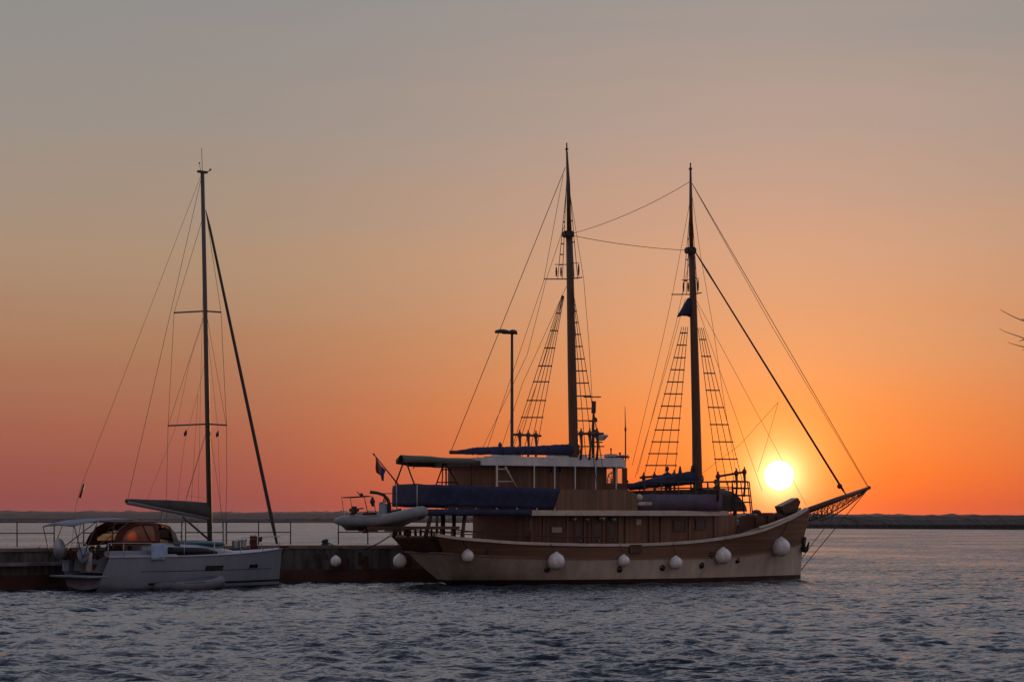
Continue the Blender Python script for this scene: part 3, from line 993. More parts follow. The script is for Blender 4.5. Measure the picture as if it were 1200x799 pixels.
# forecastle: hatch, windlass, stowed box
b = MB()
for x0, x1, y0, y1, v in ((882, 897, 604, 616, .6), (895, 906, 600.5, 614, .5), (904, 919, 603, 613, .4)):
    a, c = P(x0, y0, v), P(x1, y1, v)
    b.box(V((a.x + c.x) / 2, 0, (a.z + 1.8) / 2), (c.x - a.x, 1.5, a.z - 1.8), bev=.1)
b.build('fore_hatch', M_darkwood, ship)
rf = random.Random(21)
for k in range(9):
    x = rf.uniform(878, 914); p = P(x, rf.uniform(600.5, 607), rf.uniform(-.8, .2)); r_ = rf.uniform(.12, .26)
    b = MB(); b.tube([V(p.x, p.y, 1.6), V(p.x, p.y, p.z)], r_ * .8, n=8); b.ball(p, r_, 10, 7, sq=(1.3, 1, .8)); b.build('deck_gear', rf.choice((M_dark, M_darkwood, M_cushion)), ship)
b = MB()
p0, p1, p2, p3 = P(918, 593, .5), P(938, 583, .5), P(941, 588, .5), P(937, 598, .5)
p4 = P(922, 603, .5)
quad = [p0, p1, p2, p3, p4]
b.slab([V(q_.x, -.3, q_.z) for q_ in quad], [V(q_.x, .3, q_.z) for q_ in quad])
b.box(V((p3.x + p4.x) / 2, 0, (p4.z + 1.9) / 2 - .1), (.5, .5, p4.z - 1.7))
b.build('windlass_cover', M_darkwood, ship)
b = MB()
a = P(943, 629, .2); c = P(941, 643, .2)
b.tube([a, c], .10, n=8); b.box(c + V(-.02, 0, .02), (.22, .7, .22), bev=.05); b.tube([c + V(.05, -.45, .35), c + V(.08, -.2, -.05), c + V(.1, 0, -.1), c + V(.08, .2, -.05), c + V(.05, .45, .35)], [.04, .1, .1, .1, .04], n=6)
b.build('anchor', M_dark, ship)

# bowsprit with net and bobstays
tip = P(1018.5, 571.2, 0)
root = P(936, 602, 0)
bs_ = MB(); bs_.tube([root, root.lerp(tip, .55), tip], [.17, .14, .075], n=10); bs_.ball(tip, .10, 8, 6)
bsp = bs_.build('bowsprit', M_mast, ship)
low = [P(955, 609.5, 0), P(963, 608, 0), P(975, 602.5, 0), P(990, 593, 0), P(1005, 582.5, 0), P(1016, 574, 0)]
b = MB()
for sd in (1, -1):
    rimp = [V(q_.x, sd * (.55 * (1 - i / 5)), q_.z) for i, q_ in enumerate(low)]
    b.tube(rimp, .035, n=6)
    nn = 22
    for i in range(nn):
        k = i / (nn - 1)
        lo = rimp[min(4, int(k * 5))].lerp(rimp[min(4, int(k * 5)) + 1], k * 5 - min(4, int(k * 5)))
        k2 = min(1, max(0, (lo.x - root.x) / (tip.x - root.x) + (.05 if i % 2 else -.05)))
        hi = root.lerp(tip, k2) + V(0, 0, -.08)
        b.tube([lo, hi], .013, n=4, cap=False)
        k3 = min(1, max(0, (lo.x - root.x) / (tip.x - root.x) + (.0 if i % 2 else .1)))
        b.tube([lo, root.lerp(tip, k3) + V(0, 0, -.08)], .010, n=4, cap=False)
    for f_ in (.3, .6):
        pts = []
        for q_ in rimp:
            k2 = min(1, max(0, (q_.x - root.x) / (tip.x - root.x)))
            pts.append(q_.lerp(root.lerp(tip, k2), f_))
        b.tube(pts, .012, n=4)
b.build('netting', M_net, bsp)
b = MB(); b.tube([tip, P(952, 651, 0), P(938.5, 668, 0)], .022, n=5); b.tube([P(980, 601, .0), P(952, 637, .1), P(939, 655, .1)], .018, n=5)
b.build('bobstay', M_rope, bsp)

# ------------------------------------------------------------------ masts and rigging
def mast(name_pts_lower, top_pts, rl, rt):
    b = MB(); pts = [P(x, y, 0) for x, y in name_pts_lower]
    pts[0].z = 1.1
    b.tube(pts, rl, n=12)
    o = b.build('mast', M_mast, ship)
    b = MB(); tp = [P(x, y, 0) for x, y in top_pts]
    b.tube(tp, rt, n=10)
    b.ball(tp[-1], rt[-1] * 1.9, 8, 6, sq=(1, 1, .8)); b.tube([tp[-1], tp[-1] + V(0, 0, .3)], .035, n=6)
    b.build('topmast', M_mast, o)
    b = MB()
    c = pts[-1]
    b.box(c + V(-.06, 0, -.03), (.50, .42, .30), bev=.05)
    b.build('mast_cap', M_dark, o)
    return o


mm = mast([(674, 545), (672.3, 525), (670, 420), (668.3, 330), (667, 274)], [(666.9, 278), (666, 215), (664.8, 190), (664.2, 175)], [.25, .24, .21, .18, .165], [.11, .09, .06, .045])
fm = mast([(819, 590), (817.5, 560), (814.6, 440), (812, 340), (810.3, 293)], [(810.4, 298), (809.6, 240), (809.2, 198)], [.25, .24, .21, .175, .16], [.10, .085, .05])


def spreader(o, y, x0, x1, xm, dz=0):
    b = MB()
    a, c, m_ = P(x0, y, -1.3), P(x1, y - 2, .9), P(xm, y, 0)
    b.tube([V(a.x, 1.3, a.z), m_, V(c.x, -.9, c.z)], .028, n=6)
    b.build('spreader', M_mast, o)
    for x, yy0, yy1, v in ((x0 + 14, y - 14, y - 3, -.5), (x0 + 19.5, y - 14, y - 3, -.25), (x1 - 4, y - 17, y - 4, .6)):
        b = MB(); b.tube([P(x, yy0, v), P(x, (yy0 + yy1) / 2, v), P(x, yy1, v)], [.03, .05, .03], n=6); b.build('block', M_dark, o)
    b = MB(); b.tube([P(x0 + 12, y - 17, -.5), P(xm, y - 17, 0)], .018); b.tube([P(xm, y - 18.5, 0), P(x1 - 3, y - 18.5, .6)], .018); b.build('crane_bar', M_dark, o)


spreader(mm, 327, 638, 682, 667)
spreader(fm, 345, 787, 822, 811)


def line(o, name, pts, r=.013, m=None):
    b = MB(); b.tube(pts, r, n=4, cap=False)
    return b.build(name, m or M_rope, o)


def sag(a, c, s, n=8):
    return [a.lerp(c, i / n) - V(0, 0, s * 4 * (i / n) * (1 - i / n)) for i in range(n + 1)]


def ladder(o, L0, L1, R0, R1, rungs, mids=2, ext=None, bar=None):
    """shrouds with ratlines: L0->L1 outer shroud, R0->R1 inner shroud (top to bottom), as (x, y, v)"""
    a, b_, c, d = (P(*q) for q in (L0, L1, R0, R1))
    m = MB()
    for k in range(mids + 2):
        s = k / (mids + 1)
        t0, t1 = a.lerp(c, s), b_.lerp(d, s)
        if ext is not None:
            e = t1 + (t1 - t0) * ext
        else:
            e = t1
        m.tube([t0, t1, e], .016, n=4, cap=False)
    lad = m.build('shrouds', M_rope, ship)
    for y in rungs:
        kl = (y - L0[1]) / (L1[1] - L0[1]); kr = (y - R0[1]) / (R1[1] - R0[1])
        p, q = a.lerp(b_, kl), c.lerp(d, kr)
        e = (q - p) * .04
        m = MB(); m.tube([p - e, q + e], .033, n=5); m.build('ratline', M_mast, lad)
    if bar:
        p, q = P(*bar[0]), P(*bar[1])
        m = MB(); m.tube([p, q], .06, n=6)
        for k in bar[2]:
            z = p.lerp(q, k)
            m.ball(z, .12, 8, 6, sq=(1, 1, 1.3)); m.tube([z + V(0, 0, -.1), z + V(.04, 0, -.6), z + V(-.02, 0, -1.2)], [.08, .05, .06], n=6); m.tube([z, z + V(0, 0, .25)], .04, n=5)
        m.build('pin_rail', M_darkwood, o)
    return lad


vm, vf = 2.7, 2.55
ladder(mm, (658.5, 346, -.35), (607, 503, -vm), (661, 347, -.3), (633, 503, -vm), (366.7, 386.8, 407, 428, 446.5, 468.6, 488.7), 3, .42, ((600.5, 509, -vm), (634, 510.5, -vm), (.25, .55, .82)))
ladder(mm, (670, 340, .3), (676.5, 505, 1.9), (671, 338, .35), (699, 505, vm), (343, 350, 357.5, 365, 378.5, 392.5, 406.7, 421.3, 435.3, 449.5, 464.5, 479, 493), 2, .40, ((678, 508, vm), (707, 508, vm), (.1, .45, .75)))
ladder(mm, (663.6, 222, -.12), (653.5, 327, -1.1), (664, 210, -.08), (659, 327, -.9), (223, 235, 248, 260, 273, 285.5, 298, 310), 0)
ladder(mm, (666.8, 222, .08), (673, 327, .5), (667, 215, .08), (677, 327, .7), (234, 259, 284), 0)
ladder(fm, (799, 383, -.35), (756, 552, -vf), (806, 383, -.3), (791, 552, -vf), (390, 404, 418.5, 432.5, 446.7, 460.6, 475, 489, 503, 517, 531, 545), 2, .12, ((750, 559.5, -vf), (792, 556, -vf), (.1, .4, .95)))
ladder(fm, (818, 384, .3), (840, 552, vf), (824, 384, .35), (866.5, 550, vf), (398, 418, 438, 458, 478, 498, 518, 538), 2, .10, ((839, 558.5, vf), (874, 552.5, vf), (.07, .68, .95)))
ladder(fm, (808, 255, -.1), (800, 345, -1.0), (808.6, 250, -.08), (804.5, 345, -.8), (256, 280, 304, 329), 0)
ladder(fm, (810.8, 250, .08), (814.5, 345, .5), (811, 250, .08), (817.5, 345, .7), (253, 266, 278, 290, 302, 314, 326), 0)
# radar mast abaft the bridge with its bars and dish
b = MB()
b.tube([V(P(695, 537, .9).x, -.9, z_r1 - .1), P(695, 500, .9), P(696.2, 470, .9)], [.08, .07, .04], n=8); b.tube([P(696, 470, .9), P(695.5, 484, .9)], .11, n=8)
for x0, x1, y in ((684, 704, 465), (690, 700, 493.5), (676, 708, 523), (696, 706, 518)):
    b.tube([P(x0, y, .9), P(x1, y, .9)], .03, n=6)
b.ball(P(697.5, 491.5, .9), .11, 8, 6); b.ball(P(698, 506, .9), .12, 8, 6)
rm = b.build('radar_mast', M_dark, ship)
b = MB(); b.tube([P(704, 510.6, .9) + V(0, 0, .06), P(704, 511, .9), P(704, 516, .9)], [.34, .36, .16], n=14); b.build('radar_dome', M_steel, rm)
b = MB(); b.tube([V(P(733, 540, 0).x, 0, z_r1 - .06), P(733, 505, 0), P(732.4, 476, 0)], [.035, .03, .012], n=6); b.tube([P(733, 501, 0), P(733, 505, 0)], .05, n=6); b.build('whip_aerial', M_dark, wh)

# booms under sail covers
def sailcover(o, name, pts, m):
    lash = []
    """pts: (x, y_top, y_bottom) along the boom"""
    b = MB(); rows = []
    rj = random.Random(len(pts))
    n_ = 34
    px = [pts[0][0] + (pts[-1][0] - pts[0][0]) * i / n_ for i in range(n_ + 1)]
    t0_, t1_ = [(a_, b_) for a_, b_, _ in pts], [(a_, c_) for a_, _, c_ in pts]
    for i, x in enumerate(px):
        tie = i % 4 == 2 and i > 3
        y0, y1 = interp(x, t0_) + rj.uniform(-.25, .25) + (.55 if tie else 0), interp(x, t1_) + rj.uniform(-.3, .3) - (.45 if tie else 0)
        p, q = P(x, y0, 0), P(x, y1, 0)
        c, h = (p + q) / 2, (p.z - q.z) / 2
        w_ = min(.26, h * .85 + .03)
        if tie:
            lash.append((c, h, w_))
        rows.append([V(c.x, w_ * math.cos(a) * (.8 if math.sin(a) > 0 else 1), c.z + h * math.sin(a)) for a in [j * math.pi / 6 for j in range(12)]])
    b.grid(rows, close=True); b.add(rows[0], [tuple(range(12))]); b.add(rows[-1], [tuple(range(11, -1, -1))])
    sc_ = b.build(name, m, o)
    for c, h, w_ in lash:
        bl = MB(); bl.tube([V(c.x, (w_ + .012) * math.cos(a), c.z + (h + .012) * math.sin(a)) for a in [j * math.pi / 6 for j in range(13)]], .02, n=5)
        bl.build('lashing', M_rope, o)
    return sc_


bm_ = MB(); bm_.tube([P(527, 529.7, 0), P(673, 531.5, 0)], .09, n=8); boom1 = bm_.build('boom', M_mast, ship)
sailcover(boom1, 'sail_cover', [(528, 528, 530.8), (536, 527.4, 531.5), (545, 526.3, 532.3), (552, 524.8, 532.8), (558, 523.6, 532.8), (575, 523.3, 532.8), (600, 523, 532.6), (625, 522.3, 532.6), (650, 520.8, 532.8), (668, 520, 533.5), (676.5, 520, 534.5)], M_blue)
bm_ = MB(); bm_.tube([P(738, 572.5, 0), P(818, 563.5, 0)], .09, n=8); boom2 = bm_.build('boom', M_mast, ship)
sailcover(boom2, 'sail_cover', [(734, 567.5, 572.5), (745, 565, 572.6), (760, 561, 571.5), (775, 558, 570.5), (790, 555, 569.5), (805, 552.4, 568.3), (816, 551.5, 566.5), (822, 556, 565.5)], M_blue)
b = MB(); rows = []
for i, (x, y0, y1, w_) in enumerate(((794, 369.5, 372, .05), (798, 363, 370.5, .12), (802, 356, 370.5, .17), (806, 349, 371, .2), (811, 347, 373, .2), (814.5, 352, 371, .14))):
    p, q = P(x, y0, -.1), P(x, y1, -.1); c, h = (p + q) / 2, (p.z - q.z) / 2
    rows.append([V(c.x, c.y + w_ * math.cos(a), c.z + h * math.sin(a)) for a in [j * math.pi / 5 for j in range(10)]])
b.grid(rows, close=True); b.add(rows[0], [tuple(range(10))]); b.add(rows[-1], [tuple(range(9, -1, -1))])
b.build('furled_topsail', M_blue, fm)

# stays
line(mm, 'topping_lift', [P(662.6, 196, 0), P(529, 527.5, 0)], .017)
line(mm, 'triatic_stay', sag(P(668, 274.5, 0), P(808.5, 213, 0), .25), .016)
line(mm, 'spring_stay', sag(P(668, 275.5, 0), P(808, 293.5, 0), .12), .016)
for pts in ([(660, 205, 0), (637, 330, -1.3), (571, 525, -2.6)], [(661, 265, -.1), (640, 328, -1.2), (618, 415, -1.8), (566, 524, -2.7)], [(664, 335, -.3), (612, 450, -2), (584, 535, -2.7)],
            [(666, 215, .05), (684, 327, .8), (690, 400, 1.2), (694, 470, 2), (705, 535, 2.7)], [(660, 350, -.3), (629, 450, -1.9), (598, 535, -2.7)]):
    line(mm, 'backstay', [P(*q) for q in pts], .011)
line(fm, 'forestay', [P(811, 215, 0), tip + V(-.05, 0, .05)], .017)
line(fm, 'forestay', [P(812.5, 218, .05), P(905, 383, .03), tip + V(-.12, 0, .06)], .012)
b = MB(); f0, f1 = P(814, 294, 0), P(988.5, 575, 0)
b.tube([f0, f0.lerp(f1, .08), f0.lerp(f1, .15), f0.lerp(f1, .6), f1], [.03, .05, .04, .055, .06], n=8); b.ball(P(984, 569.5, 0), .14, 8, 6); b.tube([P(984, 569.5, 0), P(991, 578.5, 0)], .035, n=6)
b.build('furled_jib', M_dark, fm)
for pts in ([(808.8, 235, 0), (788, 345, -.9), (776, 400, -1.2), (741, 545, -2.5)], [(803, 350, -.4), (784, 420, -1.3), (744, 560, -2.5)], [(809, 300, -.1), (792, 380, -1), (747, 555, -2.5)],
            [(811.5, 232, .05), (821, 300, .6), (835, 380, 1.1), (850, 480, 2), (862, 550, 2.4)], [(814, 350, .3), (893, 575, 1.2)],
            [(815, 350, .3), (870, 452, .4), (945, 592, .5)], [(822, 555, .2), (868, 520, .1), (912, 471, 0)], [(912, 471, 0), (898, 520, .3), (888, 552, 1.)]):
    line(fm, 'running_rigging', [P(*q) for q in pts], .010)
for x, y0, y1, o in ((586, 525, 518, mm), (797, 561, 546, fm), (734.5, 566, 562, fm), (811.3, 556, 545, fm)):
    b = MB(); b.tube([P(x, y0, 0), P(x, (y0 + y1) / 2, 0), P(x, y1, 0)], [.04, .10, .04], n=6); b.build('block', M_dark, o)
line(fm, 'halyard', [P(811.5, 545, .1), P(811, 480, .1), P(809.5, 350, .1)], .014)
line(mm, 'sheet', [P(560, 532, 0), P(560, 545, 0.3)], .012)
# stern davit crane and dinghy cradle
b = MB()
b.tube([P(456.5, 601, 2.0), P(456.5, 592, 2.0), P(454.5, 585, 2.0), P(450, 580, 2.0), P(443, 577.5, 2.0), P(434, 576.3, 2.0)], [.09, .085, .08, .075, .07, .08], n=8)
b.tube([P(446, 578, 2.0), P(466, 578.2, 2.6)], .02); b.tube([P(456, 589, 2.0), P(466, 590, 2.6)], .02); b.tube([P(456.5, 600, 2), P(470, 597, 2.0)], .07)
b.build('davit', M_dark, ship)
b = MB()
c0, c1 = P(424, 618.3, 1.9), P(530, 617.3, 1.9)
for dv in (-.7, .5):
    b.box(V((c0.x + c1.x) / 2, c0.y + dv, c0.z), (c1.x - c0.x, .16, .13))
b.box(V(c0.x + .3, c0.y, c0.z - .1), (.14, 1.9, .12)); b.box(V(P(462, 618, 1.9).x, c0.y, c0.z - .1), (.14, 1.9, .12))
for x in (462, 478, 500):
    p = P(x, 620, 1.9); b.tube([V(p.x, p.y, 2.2), V(p.x, p.y, c0.z)], .07, n=8)
b.tube([P(428, 620, 1.9), P(428, 624.5, 1.9)], .12, n=8)
b.build('boat_cradle', M_darkwood, ship)

# ------------------------------------------------------------------ white sailing yacht
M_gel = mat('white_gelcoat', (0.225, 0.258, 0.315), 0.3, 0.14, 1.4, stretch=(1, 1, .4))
M_tint = mat('tinted_cabin_window', (0.010, 0.010, 0.013), 0.35, 0.1, 1.0, spec=0.15)
M_gel2 = mat('grey_deck_gelcoat', (0.27, 0.28, 0.32), 0.6, 0.10, 2.0)
M_navyline = mat('navy_stripe', (0.02, 0.022, 0.035), 0.4, 0.2, 3.0)
M_alu = mat('grey_aluminium_spar', (0.065, 0.06, 0.065), 0.6, 0.15, 2.0)
M_sailbag = mat('grey_sail_bag', (0.048, 0.047, 0.047), 0.85, 0.3, 1.5, bump=0.6)
M_bimini = mat('pale_blue_bimini_cloth', (0.20, 0.23, 0.30), 0.85, 0.3, 1.5, backlight=0.3)
M_hood = mat('rust_red_sprayhood_canvas', (0.12, 0.040, 0.026), 0.85, 0.2, 1.5, backlight=0.3)
M_vinyl = mat('sunset_tinted_vinyl', (0.78, 0.50, 0.36), 0.35, 0.12, 1.2, backlight=0.85)  # clear vinyl; the orange of the sunset light is put into its colour
M_sunvinyl = glass_mat('sunset_tinted_clear_vinyl', (0.95, 0.72, 0.52), 0.02)  # same clear vinyl, see-through, with the sunset light's orange in its tint
M_hoodside = mat('olive_sprayhood_canvas', (0.16, 0.14, 0.115), 0.85, 0.15, 1.5, backlight=0.2)
M_teal = mat('teal_board_cover', (0.035, 0.10, 0.14), 0.7, 0.2, 1.5)
M_bluecloth = mat('pale_blue_cloth', (0.22, 0.29, 0.42), 0.85, 0.1, 2.0)
M_wire = mat('stay_wire', (0.10, 0.085, 0.075), 0.5, 0.1, 2.0, metal=0.3)
M_red = mat('red_cloth', (0.10, 0.022, 0.02), 0.85, 0.2, 3.0)
M_olive = mat('olive_cloth', (0.13, 0.12, 0.09), 0.85, 0.2, 3.0)
M_rubber = mat('grey_dinghy_fabric', (0.20, 0.21, 0.215), 0.6, 0.2, 2.0)
M_rubber2 = mat('faded_grey_dinghy_fabric', (0.085, 0.09, 0.11), 0.6, 0.15, 2.0)

YYAW = math.radians(43.0)
YF = Frame(-18.15, 86.3, YYAW)
Q = YF.loc
yacht = empty('sailing_yacht', (YF.o.x, YF.o.y, 0), YYAW,
              'white single-masted sailing yacht with furled sails moored at the stone pier', 'yacht')
YL0 = Q(124, 675, 1.75).x - .05
YL1 = Q(329.5, 642, 0).x
YDECK = [(0, 1.68), (.15, 1.80), (.35, 1.86), (.55, 1.72), (.72, 1.32), (.86, .78), (.95, .3), (1, .05)]
YWAT = [(0, 1.22), (.15, 1.34), (.35, 1.4), (.55, 1.28), (.72, .9), (.86, .48), (.95, .18), (1, .03)]
Y_SH = [(0, 1.40), (.4, 1.42), (.7, 1.50), (1, 1.66)]


def y_pt(t, w, sd=1, off=0.0):
    fr = max(0, w / sinterp(t, Y_SH))
    keel = 0.16 * max(0, (0.12 - t) / 0.12)                 # stern sections lift clear of the water
    wl, dk = sinterp(t, YWAT), sinterp(t, YDECK)
    bb = wl + (dk - wl) * min(1, fr) ** .55 if w >= 0 else wl * (1 + w * .9)
    u0 = YL0 + (.30 * (w - .5) if w > .5 else 0)
    u1 = YL1 - (1.66 - w) * .10
    return V(u0 + t * (u1 - u0), -sd * (bb + off), w + keel * (1 - fr))


b = MB()
YT = [i / 44 for i in range(45)]
for sd in (1, -1):
    b.grid([[y_pt(t, sinterp(t, Y_SH) * f if f >= 0 else f, sd) for f in (-.45, -.15, .03, .10, .2, .35, .5, .65, .8, .92, 1)] for t in YT])
b.grid([[y_pt(0, w, 1).lerp(y_pt(0, w, -1), k / 8) + V(0, 0, -.13 * (1 - (abs(k - 4) / 4) ** 2) * (1 if w < .1 else 0)) for k in range(9)] for w in (0.0, .2, .4, .55)])
yh = b.build('hull', M_gel, yacht)
# deck and cockpit
b = MB()
b.grid([[y_pt(t, sinterp(t, Y_SH), 1).lerp(y_pt(t, sinterp(t, Y_SH), -1), k / 6) + V(0, 0, .06 * (1 - (abs(k - 3) / 3) ** 2)) for k in range(7)] for t in [.34 + .66 * i / 24 for i in range(25)]])
for sd in (1, -1):
    b.grid([[y_pt(t, sinterp(t, Y_SH), sd), y_pt(t, sinterp(t, Y_SH), sd, -.45) + V(0, 0, .10), y_pt(t, sinterp(t, Y_SH), sd, -.62) + V(0, 0, .02), y_pt(t, .75, sd, -.75)] for t in [.0 + .34 * i / 8 for i in range(9)]], smooth=False)
b.grid([[V(y_pt(t, .75).x, y, .75) for y in (-.9, 0, .9)] for t in (.02, .2, .35)], smooth=False)
b.build('deck', M_gel2, yacht)
b = MB(); b.box(V(YL0 + .75, 0, 1.02), (.10, 2.9, .60), bev=.02); b.build('cockpit_back', M_gel, yacht)
b = MB(); b.box(V(YL0 - .20, 0, .60), (1.0, 3.1, .07), bev=.03); b.build('bathing_platform', M_gel, yacht)
b = MB(); b.box(V(YL0 + .69, .45, .98), (.02, 1.15, .24)); b.build('teak_panel', M_darkwood, yacht)
b = MB()
for k, w_ in enumerate((.10, .06, .12, .05, .09, .07, .11)):
    b.box(V(YL0 + .69, -.42 - .115 * k, 1.0 + .01 * (k % 2)), (.012, w_ * .8, .10))
b.build('name_lettering', mat('blue_lettering', (.05, .07, .2), .5, .1), yacht)
# waterline stripes, pin stripe
def hull_band(name, w0, w1, t0, t1, m):
    b = MB()
    for sd in (1, -1):
        b.grid([[y_pt(t0 + (t1 - t0) * i / 30, w0, sd, .008), y_pt(t0 + (t1 - t0) * i / 30, w1, sd, .008)] for i in range(31)])
    return b.build(name, m, yh)


hull_band('waterline_stripe', .20, .30, .22, 1.0, M_navyline)
hull_band('bottom_paint', -.3, .07, .12, 1.0, M_navyline)
hull_band('pin_stripe', .78, .805, .17, .93, M_navyline)
b = MB()
for sd in (1, -1):
    b.tube([y_pt(i / 30, sinterp(i / 30, Y_SH), sd, .0) for i in range(31)], .035, n=6)
b.build('toe_rail', M_gel2, yh)


def y_hit(x, y):
    v = 1.7
    for _ in range(14):
        p = Q(x, y, v)
        t = min(1, max(0, (p.x - YL0) / (YL1 - YL0)))
        v = -y_pt(t, p.z).y
    return t, p.z


for x0, x1, y0, y1 in ((240.5, 261, 662.5, 668.2), (293, 302.5, 661, 665)):
    (t0, w1), (t1, w0) = y_hit(x0, y0), y_hit(x1, y1)
    for sd in (1, -1):
        b = MB(); b.grid([[y_pt(t0 + (t1 - t0) * i / 4, w0 + (w1 - w0) * k / 2, sd, .012) for k in range(3)] for i in range(5)])
        b.build('hull_window', M_pane, yh)
# coachroof
b = MB()
CR = [(Q(168, 648, 1.2).x, 1.18, 1.92), (Q(195, 640, 1.2).x, 1.22, 1.98), (Q(235, 640, 1.2).x, 1.15, 1.92), (Q(262, 643, 1.05).x, .95, 1.78), (Q(283, 645, .7).x, .62, 1.56)]
rows = []
for u, hw, z in CR:
    rows.append([V(u, -hw, 1.40), V(u, -hw + .03, 1.40 + (z - 1.40) * .6), V(u, -hw + .16, z - .03), V(u, 0, z + .05), V(u, hw - .16, z - .03), V(u, hw - .03, 1.40 + (z - 1.40) * .6), V(u, hw, 1.40)])
b.grid(rows); b.add(rows[0], [tuple(range(7))]); b.add(rows[-1], [tuple(range(6, -1, -1))])
yc = b.build('coachroof', M_gel, yacht)
for sd in (1, -1):
    b = MB()
    a, c = Q(196.5, 646.5, 1.2).x, Q(255, 646, 1.0).x
    r = []
    for i in range(9):
        u = a + (c - a) * i / 8
        hw = interp(u, [(q[0], q[1]) for q in CR]); zz = interp(u, [(q[0], q[2]) for q in CR])
        h0, h1 = .06, .72 if i < 7 else (.62 if i == 7 else .45)
        r.append([V(u, -sd * (hw - .012 + .012 * (1 - h)), 1.40 + (zz - 1.40) * h) + V(0, -sd * .016, 0) for h in (h0, h1)])
    b.grid(r); b.build('cabin_window', M_tint, yc, thick=.01)
# cockpit coaming and seats with clutter
b = MB()
for sd in (1, -1):
    b.box(V(Q(150, 650, 1.2).x, -sd * 1.15, 1.5), (2.2, .28, .34), bev=.06)
b.build('coaming', M_gel, yacht)
for x, y in ((77, 648), (81, 646), (114, 642), (126, 641), (140, 643), (150, 642), (133, 645), (155, 644)):
    p = Q(x, y, -.6 + .2 * (x % 5))
    b = MB(); b.tube([V(p.x, p.y, 1.3), p, p + V(.02, 0, .1)], [.06, .09, .05], n=7); b.ball(p + V(.06, 0, .06), .09, 8, 6); b.build('winch', M_dark, yacht)
rc = random.Random(9)
for k in range(14):
    x = rc.uniform(100, 160); p = Q(x, rc.uniform(640, 648), rc.uniform(-.8, .7)); l_ = rc.uniform(.12, .34)
    b = MB(); b.box(p, (l_, rc.uniform(.1, .3), rc.uniform(.08, .26)), rz=rc.uniform(0, 3), bev=.03); b.tube([V(p.x, p.y, 1.1), p], .03, n=5)
    b.build('cockpit_gear', rc.choice((M_dark, M_red, M_olive, M_dark)), yacht)
b = MB()
for x0, x1 in ((70, 84), (84, 97)):
    p, q = Q(x0, 647, -1.2), Q(x1, 647, -.2)
    b.box((p + q) / 2 + V(0, 0, -.1), ((q.x - p.x) * .8, .8, .35), bev=.08)
b.build('cockpit_cushion', M_red, yacht)
# twin wheels
for v, cx, cov in ((.75, 97, False), (-.75, 69.5, True)):
    p = Q(cx, 646.5 if not cov else 643, v)
    b = MB(); b.tube([V(p.x, p.y + .42 * math.cos(a * .3927), p.z + .42 * math.sin(a * .3927)) for a in range(17)], .022, n=6)
    for a in range(5):
        d = V(0, .40 * math.cos(a * 1.2566), .40 * math.sin(a * 1.2566)); b.tube([p, p + d], .012, n=5)
    b.tube([p, p + V(.25, 0, 0)], .04); b.box(V(p.x + .3, p.y, (p.z + .8) / 2), (.22, .24, p.z - .78), bev=.04)
    sw = b.build('steering_wheel', M_steel if not cov else M_gel, yacht)
    if cov:
        b = MB(); b.tube([p + V(-.03, 0, 0), p + V(.03, 0, 0)], [.46, .44], n=18); b.build('wheel_cover', M_gel, sw)
    else:
        b = MB(); b.tube([p + V(-.02, 0, -.12), p + V(.02, 0, -.12)], .33, n=16); b.build('wheel_cover', M_bluecloth, sw)
# bimini on hoops
b = MB(); r = []
for x, yt, hw in ((68.5, 615.2, 1.25), (78, 612.2, 1.3), (95, 608.8, 1.35), (115, 607.8, 1.35), (135, 607.5, 1.3), (145, 608.4, 1.25)):
    a = Q(x, yt, 0)
    r.append([V(a.x, -hw, a.z - .045), V(a.x, -hw * .85, a.z - .02), V(a.x, -hw * .45, a.z), V(a.x, 0, a.z + .02), V(a.x, hw * .45, a.z), V(a.x, hw * .85, a.z - .02), V(a.x, hw, a.z - .045)])
b.grid(r); bim = b.build('bimini', M_bimini, yacht, thick=.02)
b = MB()
foot = Q(97, 641, 1.3)
for sd in (1, -1):
    ft = V(foot.x, foot.y * sd, 1.4)
    for i in (0, 2, 4):
        e = r[i][0]
        b.tube([ft, V(e.x, e.y * sd, e.z)], .022, n=6)
    b.tube([V(foot.x + 1.2, foot.y * sd, 1.4), V(r[3][0].x, r[3][0].y * sd, r[3][0].z)], .016, n=5)
for i in (0, 2, 4):
    b.tube([q + V(0, 0, -.02) for q in r[i]], .02, n=6)
b.build('hoops', M_alu, bim)
# sprayhood: canvas arch with side windows tinted sunset orange
hx = [Q(134, 640, 0).x, Q(146, 640, 0).x, Q(166, 640, 0).x, Q(184, 640, 0).x, Q(195, 640, 0).x]
hz = [2.30, 2.85, 2.90, 2.72, 1.96]
hz = [Q(134, 627, 0).z, Q(146, 613.2, 0).z, Q(166, 610.5, 0).z, Q(184, 613.5, 0).z, 1.96]
b = MB()
b.grid([[V(x, y * 1.0, z - .10 * (abs(y) / .95) ** 2) for y in (-.95, -.6, 0, .6, .95)] for x, z in list(zip(hx, hz))[1:4]])
b.grid([[V(x, y, z - .10 * (abs(y) / .95) ** 2) for y in (-.95, -.85)] for x, z in list(zip(hx, hz))[0:2]])
hood = b.build('sprayhood', M_hood, yacht, thick=.025)
b = MB()
b.grid([[V(hx[3] + (hx[4] - hx[3]) * k / 3, y * (1 + .1 * k / 3), hz[3] + (hz[4] - hz[3]) * k / 3 - .10 * (1 - k / 3) * (abs(y) / .95) ** 2) for y in (-.95, -.5, 0, .5, .95)] for k in range(4)])
b.build('front_window', M_sunvinyl, hood, thick=.008)
